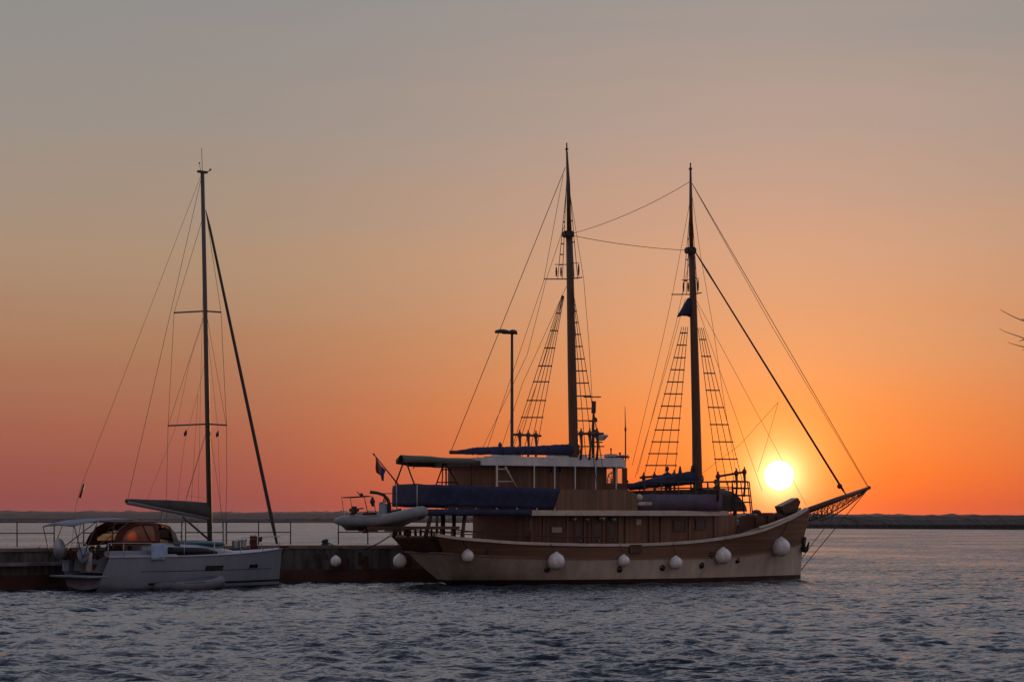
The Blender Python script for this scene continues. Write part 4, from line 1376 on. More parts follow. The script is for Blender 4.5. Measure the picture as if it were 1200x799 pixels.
for sd in (1, -1):
    outer = [(131.5, 640), (136, 627), (142, 617), (150, 612.5), (162, 611), (174, 611.6), (184, 613.6), (186.5, 625), (188, 636)]
    inner = [(143, 634), (145.5, 627.5), (150, 621.5), (157, 617.6), (164, 616), (173, 615.4), (180, 616.6), (181.5, 625), (182, 633)]
    def hp(q):
        w2 = Q(q[0], q[1], 1.0); tt = min(1, max(0, (w2.z - 1.7) / 1.1)); vv = 1.14 - .20 * tt ** 1.5
        w2 = Q(q[0], q[1], vv); return V(w2.x, -sd * vv, w2.z)
    O_, I_ = [hp(q) for q in outer], [hp(q) for q in inner]
    b = MB(); b.grid([O_, I_]); b.grid([[hp((131.5, 640)), hp((188, 636))], [hp((143, 634)), hp((182, 633))]]); b.build('side_canvas', M_hood, hood, thick=.015)
    base_ = [I_[0].lerp(I_[-1], k / 8) for k in range(9)]
    b = MB(); b.grid([[i_.lerp(q_, f) for i_, q_ in zip(I_, base_)] for f in (0, .5, 1)]); b.build('side_window', M_vinyl if sd == 1 else M_sunvinyl, hood, thick=.008)
    b = MB(); b.tube([hp((167.5, 616)), hp((171, 624)), hp((176, 634))], .035, n=6); b.build('hoop', M_hood, hood)
    b = MB()
    b.grid([[V(hx[3] + .02, -sd * .955, hz[3] - .1), V(hx[3] + .2, -sd * 1.10, 1.78)], [V(hx[4] - .18, -sd * 1.0, hz[4] + .42), V(hx[4] + .02, -sd * 1.1, 1.75)]]); b.build('side_canvas', M_hoodside, hood, thick=.015)
# mast, boom, standing rigging
mb_, mt = Q(246.2, 632, 0), Q(237.2, 203, 0)
mb0 = V(mb_.x, 0, 1.7)
b = MB(); b.tube([mb0, mb_.lerp(mt, .5), mt], [.115, .105, .085], n=10)
ym = b.build('mast', M_alu, yacht)
b = MB(); b.box(mt + V(0, 0, .05), (.5, .16, .10), bev=.02); b.tube([mt, mt + V(-.05, 0, 1.1)], .012, n=5); b.tube([mt + V(.2, 0, .05), mt + V(.45, 0, .18)], .02, n=5); b.ball(mt + V(.42, 0, .2), .05, 8, 6); b.tube([mt + V(-.1, 0, .1), mt + V(-.16, 0, .42)], .01, n=4); b.ball(mt + V(-.16, 0, .42), .04, 6, 5)
b.build('masthead', M_dark, ym)
for y, x0, x1, xm, v in ((365.3, 203.5, 259, 241, .95), (497.5, 196.5, 265.5, 244.2, 1.2)):
    b = MB(); b.tube([Q(x0, y + 1.2, -v), Q(xm, y - .8, 0), Q(x1, y + .6, v)], .035, n=6); b.build('spreader', M_alu, ym)


def yl(name, pts, r=.008, m=None):
    b = MB(); b.tube([Q(*p) for p in pts], r, n=4, cap=False); return b.build(name, m or M_wire, ym)


yl('backstay', [(235.5, 206, 0), (95, 570, -.3), (88.5, 594, -.3), (84, 640, -.6)])
b = MB(); b.tube([Q(98.5, 567, -.3), Q(93.5, 583, -.3)], .05, n=6); b.build('stay_tensioner', M_dark, ym)
yl('topping_lift', [(236.5, 206, 0), (150, 584, 0)], .010)
yl('shroud', [(236.8, 258, 0), (204, 366, -.95), (197, 498, -1.2), (195, 585, -1.25), (195.5, 640, -1.3)], .009)
yl('shroud', [(241.5, 250, 0), (259, 365.5, .95), (265.5, 498, 1.2), (265.8, 560, 1.25), (263.5, 645, 1.35)], .010)
yl('shroud', [(240.5, 365, 0), (197.5, 497, -1.2)])
yl('shroud', [(241.5, 365, 0), (265, 497, 1.2)])
yl('shroud', [(244, 500, 0), (218, 585, -.8), (210, 640, -1.2)])
yl('shroud', [(245.2, 500, 0), (259, 595, 1.1), (263, 645, 1.3)])
for pts in ([(240, 370, 0), (222, 425, 0), (207, 498, 0), (172, 586, 0)], [(241, 420, 0), (232, 460, 0), (216, 520, 0), (208, 586, 0)], [(243, 500, 0), (218, 584, 0)],
            [(238.6, 300, .1), (231, 640, .2)], [(240.4, 380, .1), (243.6, 600, .15)], [(242, 380, .2), (255, 500, .5), (258.5, 597, .9)], [(232, 462, 0), (224, 590, 0)], [(218, 580, 0), (243, 584, 0)]):
    yl('lazy_jack', pts, .006)
for x, y in ((217.5, 508, ), (255, 509)):
    b = MB(); b.tube([Q(x - 1.5, y + 3, -.6 if x < 240 else .7), Q(x, y, -.6 if x < 240 else .7), Q(x + 1, y - 4.5, -.6 if x < 240 else .7)], [.02, .09, .02], n=6); b.build('courtesy_pennant', M_dark, ym)
g0, g1 = Q(243.5, 256, 0), Q(324.5, 637, 0)
b = MB(); b.tube([Q(241, 246, 0), g0, g0.lerp(g1, .03), g0.lerp(g1, .5), g0.lerp(g1, .93), g1], [.015, .03, .055, .075, .085, .05], n=8); b.build('furled_genoa', M_sailbag, ym)
# boom with sail in its bag
b0, b1 = Q(149, 588.5, 0), Q(244.5, 607, 0)
b = MB(); b.tube([b0, b1], .10, n=10); ybm = b.build('boom', mat('pale_boom', (.17, .165, .18), .5, .1), yacht)
rows = []
for x, y0, y1 in ((147, 584.5, 589), (155, 584.2, 590.5), (175, 585, 594.5), (195, 585.3, 598.5), (215, 586.3, 602), (230, 587.3, 605), (244, 588.5, 608)):
    p, q = Q(x, y0, 0), Q(x, y1, 0); c, h = (p + q) / 2, (p.z - q.z) / 2
    w_ = .06 + .13 * (x - 147) / 97
    rows.append([V(c.x, w_ * math.cos(a) * (1 if math.sin(a) < .3 else .5), c.z + h * math.sin(a)) for a in [j * math.pi / 5 for j in range(10)]])
b = MB(); b.grid(rows, close=True); b.add(rows[0], [tuple(range(10))]); b.add(rows[-1], [tuple(range(9, -1, -1))])
b.build('sail_bag', M_sailbag, ybm)
b = MB(); b.tube([Q(214, 605.5, 0), Q(243.5, 631, 0)], .05, n=6); b.build('boom_vang', M_alu, ybm)
yl('mainsheet', [(190, 598, 0), (186, 612, 0)], .02)
# bow rail
b = MB()
for sd in (1, -1):
    pts = [y_pt(t, sinterp(t, Y_SH), sd, -.06) + V(0, 0, .6) for t in (.84, .9, .96, .995)]
    b.tube(pts, .016, n=5)
    for t in (.84, .92, .985):
        p = y_pt(t, sinterp(t, Y_SH), sd, -.06); b.tube([p, p + V(0, 0, .6)], .014, n=5)
    wire = [y_pt(t, sinterp(t, Y_SH), sd, -.06) + V(0, 0, .58) for t in (.2, .36, .52, .68, .84)]
    b.tube(wire, .007, n=4)
    for t in (.2, .36, .52, .68):
        p = y_pt(t, sinterp(t, Y_SH), sd, -.06); b.tube([p, p + V(0, 0, .58)], .012, n=5)
    for t in (.0, .07):
        p = y_pt(t, sinterp(t, Y_SH), sd, -.1); b.tube([p, p + V(0, 0, .6)], .014, n=5)
    b.tube([y_pt(0, sinterp(0, Y_SH), sd, -.1) + V(0, 0, .6), y_pt(.07, sinterp(.07, Y_SH), sd, -.1) + V(0, 0, .6), wire[0]], .014, n=5)
b.build('guard_rail', M_steel, yacht)
b = MB(); p = Q(329, 641, 0); b.box(p + V(.15, 0, .02), (.5, .2, .10), bev=.02); b.tube([p + V(.3, 0, 0), p + V(.1, 0, -.3)], .05); b.build('anchor', M_dark, yacht)


# ---- things lying on or beside the yacht
def yworld(o):
    """put a mesh built in the yacht's axes into the world as a thing of its own"""
    o.location = (YF.o.x, YF.o.y, 0); o.rotation_euler = (0, 0, YYAW)
    return o


def as_thing(o, label, cat, group=None):
    return tag(o, label, cat, group)


b = MB(); rows = []
for x, hw, h in ((198, .05, .04), (203, .28, .10), (215, .42, .13), (232, .44, .13), (248, .36, .12), (259, .2, .1), (264, .04, .04)):
    c = Q(x, 634.5 + (x - 198) * .018, .55)
    rows.append([V(c.x, c.y + hw * math.cos(a), c.z - .06 + h * math.sin(a)) for a in [j * math.pi / 6 for j in range(12)]])
b.grid(rows, close=True); b.add(rows[0], [tuple(range(12))]); b.add(rows[-1], [tuple(range(11, -1, -1))])
as_thing(yworld(b.build('paddleboard', M_teal)), 'teal covered paddleboard lying on the cabin top of the white yacht', 'paddleboard')
b = MB(); r = []
for i in range(8):
    x = 177 + 15.5 * i / 7
    a, c = Q(x, 636.5, 1.55), Q(x + .4, 655.5, 1.9)
    r.append([a + (c - a) * k / 5 + V(0, -.03 * math.sin(i * 1.3 + k), 0) for k in range(6)])
b.grid(r)
as_thing(yworld(b.build('hanging_cloth', M_bluecloth, thick=.03)), 'pale blue cloth hung over the guard rail beside the sprayhood of the yacht', 'cloth')
for x0, x1, m, lb, y0 in ((271.5, 288.5, [M_olive, M_gel], 'olive and white striped towel drying on the bow rail of the yacht', 633.5), (294, 301, M_red, 'dark red towel bunched up on the bow rail of the yacht', 629)):
    b = MB(); r = []
    for i in range(13):
        x = x0 + (x1 - x0) * i / 12
        a, c = Q(x, y0 - (x - x0) * .12 + .4 * math.sin(i * 2), .9), Q(x + .5, 642, .95)
        r.append([a + (c - a) * k / 4 + V(0, -.04 * math.sin(i * 1.7 + k), 0) for k in range(5)])
    if isinstance(m, list):
        for i in range(12):
            b.grid([r[i], r[i + 1]], mi=1 if i in (2, 3, 4, 9, 10) else 0)
    else:
        b.grid(r)
        rr_ = [[q + V(.12 * math.sin(i * .9), .06 + .05 * math.cos(i * 2.1 + k), .06 * math.sin(i * 1.3)) for k, q in enumerate(col)] for i, col in enumerate(r)]
        b.grid(rr_); b.grid([[q + V(.28, .02 * k, -.02 + .05 * math.sin(k)) for k, q in enumerate(col[:3])] for col in r[6:]])
    as_thing(yworld(b.build('towel', m, thick=.03)), lb, 'towel', 'towels drying on the bow rail')


M_hullgrey = mat('pale_grey_dinghy_hull', (0.30, 0.30, 0.31), 0.5, 0.15, 2.0)


def dinghy(name, label, group, L, r0, mt, bow_up=0.0, seat=True):
    """inflatable boat along local +x (bow), origin amidships at the bottom of the tubes"""
    root = empty(name, label=label, cat='dinghy', group=group)
    hwid = L * .2
    path = []
    for k in range(9):
        path.append((-L / 2 + L * .78 * k / 8, -hwid, 0))
    for k in range(1, 8):
        a = -math.pi / 2 + math.pi * k / 8
        path.append((L * .28 + L * .22 * math.cos(a), hwid * math.sin(a), 0))
    for k in range(9):
        path.append((L * .28 - L * .78 * k / 8, hwid, 0))
    pts, rr = [], []
    for x, y, z in path:
        lift = bow_up * max(0, (x + .05 * L) / (.55 * L)) ** 1.6
        pts.append(V(x, y, r0 + lift)); rr.append(r0 * (1 if abs(x + L / 2) > .02 else .45))
    rr[1] = rr[-2] = r0
    b = MB(); b.tube(pts, rr, n=14); b.build('tube', mt, root)
    b = MB(); rows = []
    for k in range(11):
        x = -L * .44 + L * .90 * k / 10
        lift = bow_up * max(0, (x + .05 * L) / (.55 * L)) ** 1.6
        hw = hwid * (1 if k < 7 else math.cos((k - 6) / 4.3 * math.pi / 2))
        dp = .26 * (1 if k < 7 else 1 - ((k - 7) / 3.4) ** 2)
        rows.append([V(x, -hw, r0 + lift), V(x, -hw * .6, lift + .02), V(x, 0, lift - dp + .1), V(x, hw * .6, lift + .02), V(x, hw, r0 + lift)])
    b.grid(rows); b.build('hull_bottom', M_hullgrey, root, thick=.03)
    b = MB()
    for sd in (1, -1):
        b.tube([p + V(0, sd * r0 * .55, r0 * .86) if abs(p.y) < hwid * .9 else p + V(0, (1 if p.y > 0 else -1) * r0 * .62, r0 * .80) for p in pts[2:7]] if sd < 0 else [p + V(0, r0 * .62, r0 * .80) for p in pts[-7:-2]], .014, n=5)
    b.build('grab_line', M_rope, root)
    return root


dg = dinghy('inflatable_dinghy', 'small faded grey inflatable dinghy floating alongside the white yacht', 'inflatable dinghies', 2.9, .24, M_rubber2, bow_up=.22)
p = Q(223, 684, 2.45); w_ = YF.world((p.x, p.y, 0))
dg.location = (w_.x, w_.y, -.10); dg.rotation_euler = (0, 0, YYAW + .08)
b = MB(); b.box(V(-.2, 0, .30), (.24, .8, .05), bev=.01); b.build('seat', M_dark, dg)

# ------------------------------------------------------------------ dinghy on the ship's stern
db = dinghy('inflatable_dinghy', 'grey inflatable dinghy with console stowed on the cradle at the ship\'s stern', 'inflatable dinghies', 3.85, .25, M_rubber, bow_up=.42)
c_ = SF.world(P(447, 616.3, 1.75))
db.location = (c_.x, c_.y, c_.z - .02); db.rotation_euler = (0, 0, math.radians(-16))
b = MB(); b.box(V(.12, 0, .72), (.34, .5, .62), bev=.05); b.box(V(.02, 0, 1.02), (.10, .46, .12), ry=-.5)
con = b.build('console', M_gel, db)
b = MB(); b.box(V(.18, 0, 1.18), (.05, .46, .26), ry=.35); b.build('windscreen', M_clear, con)
b = MB(); b.box(V(-.55, 0, .48), (.5, .7, .30), bev=.06); b.build('seat', M_red, db)
b = MB()
b.box(V(-1.30, 0, .74), (.42, .34, .34), bev=.10); b.box(V(-1.38, 0, .40), (.2, .16, .5), bev=.04); b.tube([V(-1.1, 0, .80), V(-.85, 0, .82)], .03)
b.build('outboard_motor', M_dark, db)
b = MB()
for y in (-.55, .55):
    b.tube([V(-1.55, y, .42), V(-1.68, y, 1.30), V(-.62, y, 1.36), V(-.42, y, .46)], .022, n=6)
b.tube([V(-1.68, -.55, 1.30), V(-1.68, .55, 1.30)], .022); b.tube([V(-.62, -.55, 1.36), V(-.62, .55, 1.36)], .022)
b.tube([V(-.95, 0, 1.34), V(-1.15, 0, 1.56)], .025); b.tube([V(-1.68, 0, 1.31), V(-.62, 0, 1.37)], .02); b.ball(V(-.95, 0, 1.42), .09, 8, 6)
b.build('roll_bar', M_dark, db)
b = MB(); p = V(-.5, .2, 1.12); b.tube([p + V(0, 0, .22), p, p + V(.02, 0, -.22)], [.03, .13, .04], n=8); b.build('engine_bag', M_dark, db)

# ------------------------------------------------------------------ flag
fl = empty('flag', SF.world(P(466, 566, .3)), SYAW, 'red, white and blue flag hanging limp from a slanted staff at the ship\'s stern', 'flag')
o_ = P(466, 566, .3)
def fp(x, y, v=.3): return P(x, y, v) - o_
b = MB(); b.tube([fp(467, 568), fp(438, 532)], [.035, .025], n=6); b.ball(fp(438, 532), .05, 8, 6); b.build('staff', M_mast, fl)
M_fl = [mat('flag_red', (.30, .02, .02), .8, .15, backlight=.15), mat('flag_white', (.22, .20, .21), .8, .1, backlight=.15), mat('flag_blue', (.03, .05, .20), .8, .15, backlight=.15)]
b = MB()
edges = [[(440, 534.5), (443, 540), (447, 546), (452, 551)], [(440.5, 541), (443.5, 546), (447, 550), (451, 553.5)], [(440, 548), (444, 552.5), (446.5, 556), (450, 556)], [(441, 553.5), (446, 557), (447.5, 563), (449.5, 563.5)]]
rows = [[fp(x, y, .3 + .16 * math.sin(i * 1.9 + j)) for i, (x, y) in enumerate(e)] for j, e in enumerate(edges)]
cols = list(zip(*rows))
for i in range(3):
    fine0 = [Vector(cols[i][j]) for j in range(4)]; fine1 = [Vector(cols[i + 1][j]) for j in range(4)]
    b.grid([fine0, fine1], mi=i)
b.build('cloth', M_fl, fl, thick=.012)

# ------------------------------------------------------------------ ball fenders
fproto = None


def fender(pos, r, rope_top, label, group, rz=0.0):
    """white ball fender hung by its rope; pos = centre in the world"""
    root = empty('fender', pos, rz, label, 'fender', group)
    b = MB()
    prof = [(0, -1.0), (.42, -.92), (.76, -.68), (.96, -.3), (1.0, .05), (.93, .38), (.74, .68), (.46, .90), (.22, 1.02), (.16, 1.14), (0, 1.16)]
    b.grid([[V(r * q * math.cos(a), r * q * math.sin(a), r * h) for a in [j * math.pi / 10 for j in range(20)]] for q, h in prof], close=True)
    b.build('ball', M_white, root)
    b = MB(); b.tube([V(0, 0, r * 1.1), V(rope_top.x, rope_top.y, rope_top.z)], .018, n=5); b.build('rope', M_rope, root)
    b = MB(); b.tube([V(0, 0, r * .98), V(0, 0, r * 1.22)], [r * .2, r * .14], n=8); b.build('eyelet', M_bluegrey, root)
    return root


GF = 'white ball fenders hung along the ship'
for x, y, rp, lb in ((548, 651.2, 7.3, 'small white ball fender just forward of the dark stern panel of the ship'),
                     (652, 657.6, 10.0, 'big pear-shaped white ball fender under the grey cabin window'),
                     (731, 657, 6.8, 'small white ball fender between the big pear-shaped one and the boarding gate'),
                     (792, 659.3, 7.6, 'lowest-hung small white ball fender, forward of the boarding gate'),
                     (847.5, 651.5, 9.5, 'large white ball fender below the fore end of the cabin'),
                     (915, 641, 11.0, 'largest white ball fender, hung high near the bow')):
    p, t = hull_hit(x, y)
    r = rp / FOC * (SF.world(p).y)
    v = -p.y + r * .9
    # let it touch the planking: step out until the centre is one radius clear
    c = P(x, y, v)
    top = hull_pt(t, sheer(t) + .08, 1, .06)
    d = top - c
    cw = SF.world(c)
    fender(cw, r, d, lb, GF, SYAW)
c = P(468.5, 657, -.2)
q0_ = hull_pt(0, sheer(0) - .1, -1)
cw = SF.world(c)
fender(cw, 8.0 / FOC * cw.y, V(-.1, .1, P(468.5, 645, -.2).z - c.z + .6), 'white ball fender hanging off the stern of the ship against the pier', GF, SYAW)

# ------------------------------------------------------------------ stone pier
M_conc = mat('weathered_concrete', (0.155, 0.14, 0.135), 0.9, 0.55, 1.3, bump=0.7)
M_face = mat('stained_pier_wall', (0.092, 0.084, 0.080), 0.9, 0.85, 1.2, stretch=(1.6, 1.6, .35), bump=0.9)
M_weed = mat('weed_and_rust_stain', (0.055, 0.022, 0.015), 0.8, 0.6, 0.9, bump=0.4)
M_railp = mat('dark_grey_railing', (0.05, 0.05, 0.055), 0.5, 0.15, 3.0)
PZ = 1.77
FRONT = [(-40.0, 67.0), (-21.6, 86.6), (-13.2, 96.2), (-12.0, 97.3), (-6.9, 98.4), (0.5, 101.0), (8.6, 105.2)]
WID = 4.6


def offs(i, d):
    """point set back d metres from corner i of the front line"""
    a = Vector(FRONT[max(0, i - 1)]); c = Vector(FRONT[min(len(FRONT) - 1, i + 1)])
    t = (c - a).normalized(); n = Vector((-t.y, t.x))
    return Vector(FRONT[i]) + n * d


pier = empty('stone_pier', (FRONT[0][0], FRONT[0][1], 0), 0, 'low stone and concrete pier with stained sides behind the moored boats', 'pier')
PO = V(FRONT[0][0], FRONT[0][1], 0)


def pier_band(name, d0, d1, z0, z1, m, i0=0, i1=None):
    i1 = len(FRONT) - 1 if i1 is None else i1
    b = MB()
    rows = []
    for i in range(i0, i1 + 1):
        f, k = offs(i, d0), offs(i, d1)
        rows.append([V(f.x, f.y, z0) - PO, V(f.x, f.y, z1) - PO, V(k.x, k.y, z1) - PO, V(k.x, k.y, z0) - PO])
    fine = []
    for r0, r1 in zip(rows, rows[1:]):
        for k in range(6):
            fine.append([a.lerp(c, k / 6) for a, c in zip(r0, r1)])
    fine.append(rows[-1])
    b.grid(fine, close=True, smooth=False); b.add(fine[0], [(0, 1, 2, 3)]); b.add(fine[-1], [(3, 2, 1, 0)])
    return b.build(name, m, pier)


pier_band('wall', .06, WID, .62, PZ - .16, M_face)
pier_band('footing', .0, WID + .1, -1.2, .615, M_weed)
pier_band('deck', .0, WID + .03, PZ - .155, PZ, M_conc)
pier_band('ledge', -.35, .0, 1.02, 1.16, M_conc, 0, 2)
rng2 = random.Random(5)
for k in range(16):                                  # old tyre marks, iron plates and patches on the face
    s = rng2.random(); i = rng2.choice((3, 4)); f0, f1 = offs(i, .0), offs(min(i + 1, 5), .0)
    p = f0.lerp(f1, s); ang = math.atan2((f1 - f0).y, (f1 - f0).x)
    b = MB(); hh = rng2.uniform(.2, .7)
    b.box(V(p.x, p.y, rng2.uniform(.75, 1.25)) - PO, (rng2.uniform(.08, .4), .14, hh), rz=ang, bev=.03)
    b.build('iron_plate', M_weed, pier)

# railing sections along the far side of the pier
GR = 'railing sections along the pier'


def railing(xa, xb, posts, label, dback=3.9):
    """one section between picture columns, standing on the line dback behind the front edge"""
    def on_line(x):
        best = None
        for i in range(len(FRONT) - 1):
            f0, f1 = offs(i, dback), offs(i + 1, dback)
            k = (x - HORX) / FOC
            den = (f1.x - f0.x) - k * (f1.y - f0.y)
            s = (k * f0.y - f0.x) / den
            if -0.001 <= s <= 1.001 or best is None:
                best = f0.lerp(f1, s)
                if 0 <= s <= 1: return best
        return best
    a = on_line(xa)
    root = empty('pier_railing', (a.x, a.y, PZ), 0, label, 'railing', GR)
    O = V(a.x, a.y, PZ)
    ps = [on_line(x) for x in posts]
    for p in ps:
        b = MB(); b.tube([V(p.x, p.y, PZ) - O, V(p.x, p.y, CAM_H) - O], .032, n=6); b.build('post', M_railp, root)
    e = on_line(xb)
    for z, r in ((CAM_H, .036), (CAM_H - .52, .028)):
        pl = [a] + [p for p in ps if (p - a).length > .05 and (p - e).length > .05] + [e]
        b = MB(); b.tube([V(p.x, p.y, z) - O for p in pl], r, n=6); b.build('bar', M_railp, root)
    return root


railing(-60, 63.5, (-60, -20, 20, 63.5), 'leftmost railing section of the pier, left of the yacht stern')
railing(98, 213, (98, 132, 172, 213), 'long railing section behind the boom of the yacht')
railing(217.5, 261.5, (217.5, 261.5), 'short railing section directly behind the mast of the yacht')
railing(265.5, 340.5, (265.5, 303, 340.5), 'railing section with one middle post behind the bow of the yacht')
railing(396.5, 470, (396.5, 431, 470), 'railing section beneath the dinghy at the stern of the ship')
railing(474, 560, (474, 517, 560), 'railing section seen through the open aft deck of the ship')


def pier_pt(x, d):
    k = (x - HORX) / FOC
    for i in range(len(FRONT) - 1):
        f0, f1 = offs(i, d), offs(i + 1, d)
        s = (k * f0.y - f0.x) / ((f1.x - f0.x) - k * (f1.y - f0.y))
        if 0 <= s <= 1: return f0.lerp(f1, s)
    return f1


p = pier_pt(381, .5)
bo = empty('bollard', (p.x, p.y, PZ), 0, 'squat dark iron bollard on the pier edge between the two boats', 'bollard')
b = MB(); b.tube([V(0, 0, 0), V(0, 0, .05), V(0, 0, .08), V(0, 0, .14), V(0, 0, .18), V(-.02, 0, .24), V(-.03, 0, .28)], [.2, .2, .11, .10, .17, .18, .10], n=14); b.build('post', M_dark, bo)
b = MB(); b.tube([V(.12 * math.cos(a), .12 * math.sin(a), .11) for a in [j * .6 for j in range(12)]], .04, n=6); b.build('rope_turns', M_rope, bo)
# mooring lines
b = MB(); b.tube(sag(V(p.x + .1, p.y, PZ + .14), SF.world(hull_pt(.01, sheer(0) + .1, -1)), .55, 14), .03, n=6)
tag(b.build('mooring_rope', M_rope), 'dark mooring rope slack between the bollard and the stern of the ship', 'rope')
pf = pier_pt(393.5, -.42)
zc = CAM_H + (HORY - 657.5) / FOC * pf.y
fender(V(pf.x, pf.y, zc), 6.4 / FOC * pf.y, V(0, .35, PZ - zc), 'white ball fender hanging on the bare pier wall between the two boats', None)
# left of the yacht: stern line
b = MB(); sp = YF.world(y_pt(.03, 1.42, -1)); e = pier_pt(45, .4)
b.tube(sag(sp, V(e.x, e.y, PZ + .05), .25, 10), .022, n=6)
tag(b.build('mooring_rope', M_rope), 'mooring rope from the yacht stern up to the pier', 'rope')

# ------------------------------------------------------------------ street lamp on the pier
p = pier_pt(600, 1.6)
lp = empty('street_lamp', (p.x, p.y, PZ), 0, 'tall dark street lamp with two flat heads on the pier behind the ship', 'street lamp')
ztop = CAM_H + (HORY - 390.5) / FOC * p.y - PZ
b = MB(); b.tube([V(0, 0, 0), V(0, 0, .6), V(0, 0, .62), V(0, 0, ztop)], [.13, .13, .10, .065], n=10); b.build('pole', M_dark, lp)
for x0, x1, hh in ((-.86, -.10, .17), (-.16, .26, .15)):
    b = MB(); rows = []
    for k in range(9):
        s = k / 8; x = x0 + (x1 - x0) * s
        th = hh * math.sin(math.pi * (.12 + .80 * s)) ** .6 + .02; w_ = .18 * math.sin(math.pi * (.15 + .7 * s))
        rows.append([V(x, w_ * math.cos(a), ztop + .02 + th * max(0, math.sin(a)) - .02 * max(0, -math.sin(a))) for a in [j * math.pi / 6 for j in range(12)]])
    b.grid(rows, close=True); b.add(rows[0], [tuple(range(12))]); b.add(rows[-1], [tuple(range(11, -1, -1))])
    b.build('lamp_head', M_dark, lp)
b = MB(); b.tube([V(-.5, 0, ztop), V(.28, 0, ztop - .03)], .035, n=6); b.build('arm', M_dark, lp)

# ------------------------------------------------------------------ people
M_skin = mat('skin', (.25, .12, .08), .6, .1)
M_shirt = mat('dark_shirt', (.035, .03, .035), .85, .2)
M_trou = mat('dark_trousers', (.04, .035, .04), .85, .2)


def figure(name, label, loc, rz, joints, edges, radii, head, hair=True):
    root = empty(name, loc, rz, label, 'person', None)
    me = bpy.data.meshes.new('body')
    me.from_pydata([Vector(j) for j in joints], edges, [])
    o = bpy.data.objects.new('body', me); COL.objects.link(o); o.parent = root
    sk = o.modifiers.new('skin', 'SKIN'); sk.use_smooth_shade = True
    for i, r in enumerate(radii):
        me.skin_vertices[0].data[i].radius = (r, r)
    me.skin_vertices[0].data[0].use_root = True
    sb = o.modifiers.new('sub', 'SUBSURF'); sb.levels = 1; sb.render_levels = 1
    me.materials.append(M_shirt)
    b = MB(); h = Vector(head)
    b.ball(h, .105, 14, 10, sq=(1.02, .82, 1.18)); b.ball(h + V(.105, 0, -.01), .022, 6, 5); b.ball(h + V(.0, .088, -.01), .03, 6, 5, sq=(.6, .4, 1)); b.ball(h + V(.0, -.088, -.01), .03, 6, 5, sq=(.6, .4, 1))
    b.tube([h + V(-.02, 0, -.16), h + V(0, 0, -.05)], .055, n=8)
    b.build('head', M_skin, root)
    b = MB(); b.ball(h + V(-.015, 0, .03), .112, 14, 10, sq=(1.0, .86, 1.08)); b.build('hair', M_dark, root)
    return root


# leaning on the furled sail, facing forward
pz = Z_U1
ps_ = P(783, 580, -.3)
wl_ = SF.world((ps_.x, ps_.y, pz + .30))
S = 1.06
J = [(0, 0, .95), (0, 0, 1.15), (.05, 0, 1.38), (.09, 0, 1.52), (.10, 0, 1.58),
     (0, -.10, .90), (.02, -.11, .50), (-.02, -.12, .09), (.14, -.13, .04), (0, .10, .90), (.0, .11, .50), (-.05, .12, .09), (.10, .13, .04),
     (.06, -.19, 1.42), (-.08, -.24, 1.18), (-.30, -.22, 1.10), (-.40, -.20, 1.10), (.06, .19, 1.42), (-.02, .25, 1.16), (.16, .22, 1.02), (.24, .2, 1.02)]
J = [(a * S, b_ * S, c * S) for a, b_, c in J]
E = [(0, 1), (1, 2), (2, 3), (3, 4), (0, 5), (5, 6), (6, 7), (7, 8), (0, 9), (9, 10), (10, 11), (11, 12), (2, 13), (13, 14), (14, 15), (15, 16), (2, 17), (17, 18), (18, 19), (19, 20)]
R = [.15, .15, .16, .07, .055, .10, .07, .045, .04, .10, .07, .045, .04, .07, .052, .04, .035, .07, .052, .04, .035]
figure('person', 'person in dark clothes standing on the fore deck behind the furled sail', wl_, math.radians(112), J, E, R, (.12 * S, 0, 1.68 * S))

# person bending over gear at the fore rail
ps2 = P(842, 580, 0.4)
wl2 = SF.world((ps2.x, ps2.y, pz + .62))
J2 = [(0, 0, .18), (.02, 0, .36), (.08, 0, .56), (.12, 0, .68), (.14, 0, .73), (.12, -.12, .14), (.42, -.14, .20), (.48, -.14, -.2), (.60, -.14, -.23), (.12, .12, .14), (.42, .14, .20), (.46, .14, -.2), (.58, .14, -.23),
      (.10, -.19, .58), (.22, -.24, .38), (.38, -.16, .36), (.44, -.14, .36), (.10, .19, .58), (.22, .24, .38), (.38, .16, .36), (.44, .14, .36)]
figure('person', 'person in dark clothes sitting by the fore rail of the ship near the pin rail', wl2, SYAW + math.pi, J2, E, R, (.17, 0, .84))

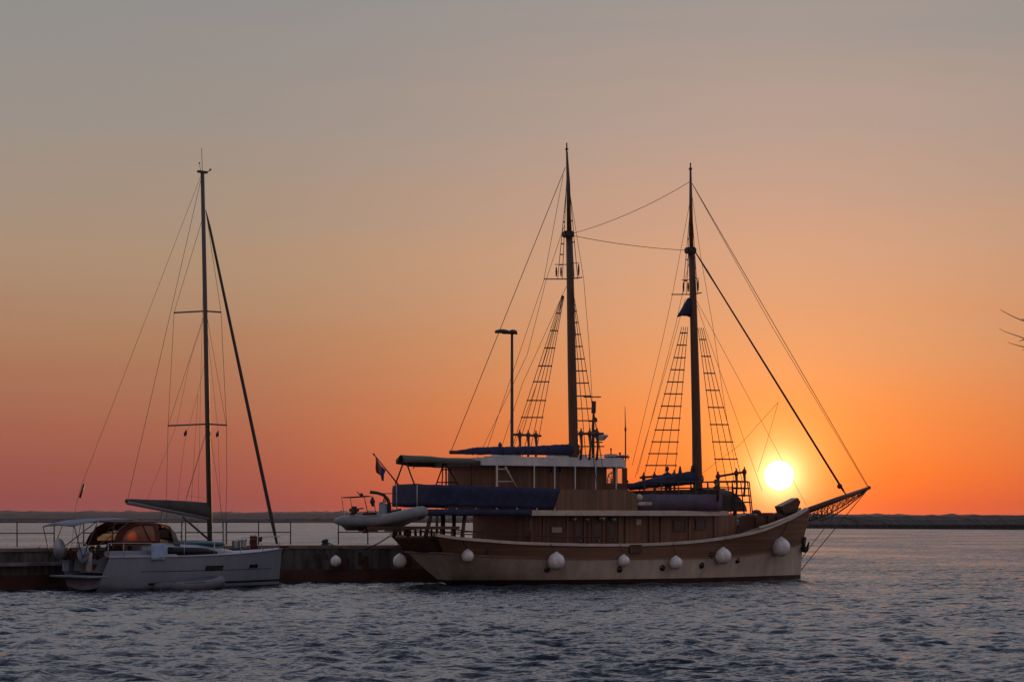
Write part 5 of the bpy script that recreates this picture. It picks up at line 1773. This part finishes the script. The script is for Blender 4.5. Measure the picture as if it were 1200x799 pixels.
# ------------------------------------------------------------------ bare tree on the quay to the right; only its outer twigs reach the view
b = MB()
b.slab([V(9.6, 8, -1.2), V(40, 8, -1.2), V(40, 33, -1.2), V(10.4, 33, -1.2)], [V(9.6, 8, 1.1), V(40, 8, 1.1), V(40, 33, 1.1), V(10.4, 33, 1.1)])
tag(b.build('quay_ground', M_conc), 'pale stone quay ground at the right of the water', 'ground', kind='structure')
M_bark = mat('grey_brown_bark', (.10, .075, .055), .9, .3, 3.0, stretch=(3, 3, .7), bump=.5)
tree = empty('bare_tree', (12.4, 26, 1.1), 0, 'bare tree whose outermost thin twigs reach into the right edge of the view', 'tree')
TO = V(12.4, 26, 1.1)
rt = random.Random(3)
b = MB(); b.tube([V(0, 0, -.05), V(.05, 0, 1.2), V(-.05, .05, 2.6), V(-.2, 0, 3.6)], [.26, .2, .17, .13], n=10); b.build('trunk', M_bark, tree)
b = MB()


def twig(p, d, ln, r, dep):
    pts = [p]
    for k in range(4):
        d = (d + V(rt.gauss(0, .16), rt.gauss(0, .16), rt.gauss(.05, .12))).normalized()
        pts.append(pts[-1] + d * ln / 4)
    b.tube(pts, [r, r * .85, r * .7, r * .55, r * .4], n=5, cap=False)
    if dep > 0:
        for k in (1, 2, 3, 4):
            for s in range(2 if dep > 1 else 1):
                dd = (d + V(rt.gauss(0, .7), rt.gauss(0, .7), rt.gauss(.1, .5))).normalized()
                dd.x = abs(dd.x) * .7 + .1 if True else dd.x
                twig(pts[k], dd.normalized(), ln * .6, r * .5, dep - 1)


for a in (-1.2, -.4, .5, 1.3):
    twig(V(-.1, 0, 2.6 + .2 * a), V(math.cos(a), math.sin(a), .8).normalized(), 2.2, .08, 3)
def tp(x, y, dY=0.0):
    return at(x, y, 26 + dY) - TO
b.tube([V(-.15, 0, 3.3), V(-1.6, -.2, 3.6), tp(1240, 393), tp(1222, 386), tp(1207, 379.5)], [.09, .06, .025, .013, .009], n=6, cap=False)
for pts in ([(1222, 386), (1207, 378), (1197, 375.2), (1186, 370.5), (1176, 365), (1172, 362.5)], [(1240, 393), (1215, 402), (1202, 397.5), (1195, 394.5), (1186, 391.5), (1176, 388), (1171, 385)],
            [(1215, 402), (1203, 407.5), (1196, 405.6), (1188, 403.5), (1181, 401)], [(1202, 397.5), (1194, 399.6)], [(1207, 379), (1199, 374), (1197, 373.5)], [(1215, 405), (1205, 411), (1198, 410)]):
    n = len(pts); b.tube([tp(x, y, .05 * i) for i, (x, y) in enumerate(pts)], [.009 - .0065 * i / (n - 1) for i in range(n)], n=5, cap=False)
b.build('crown', M_bark, tree)
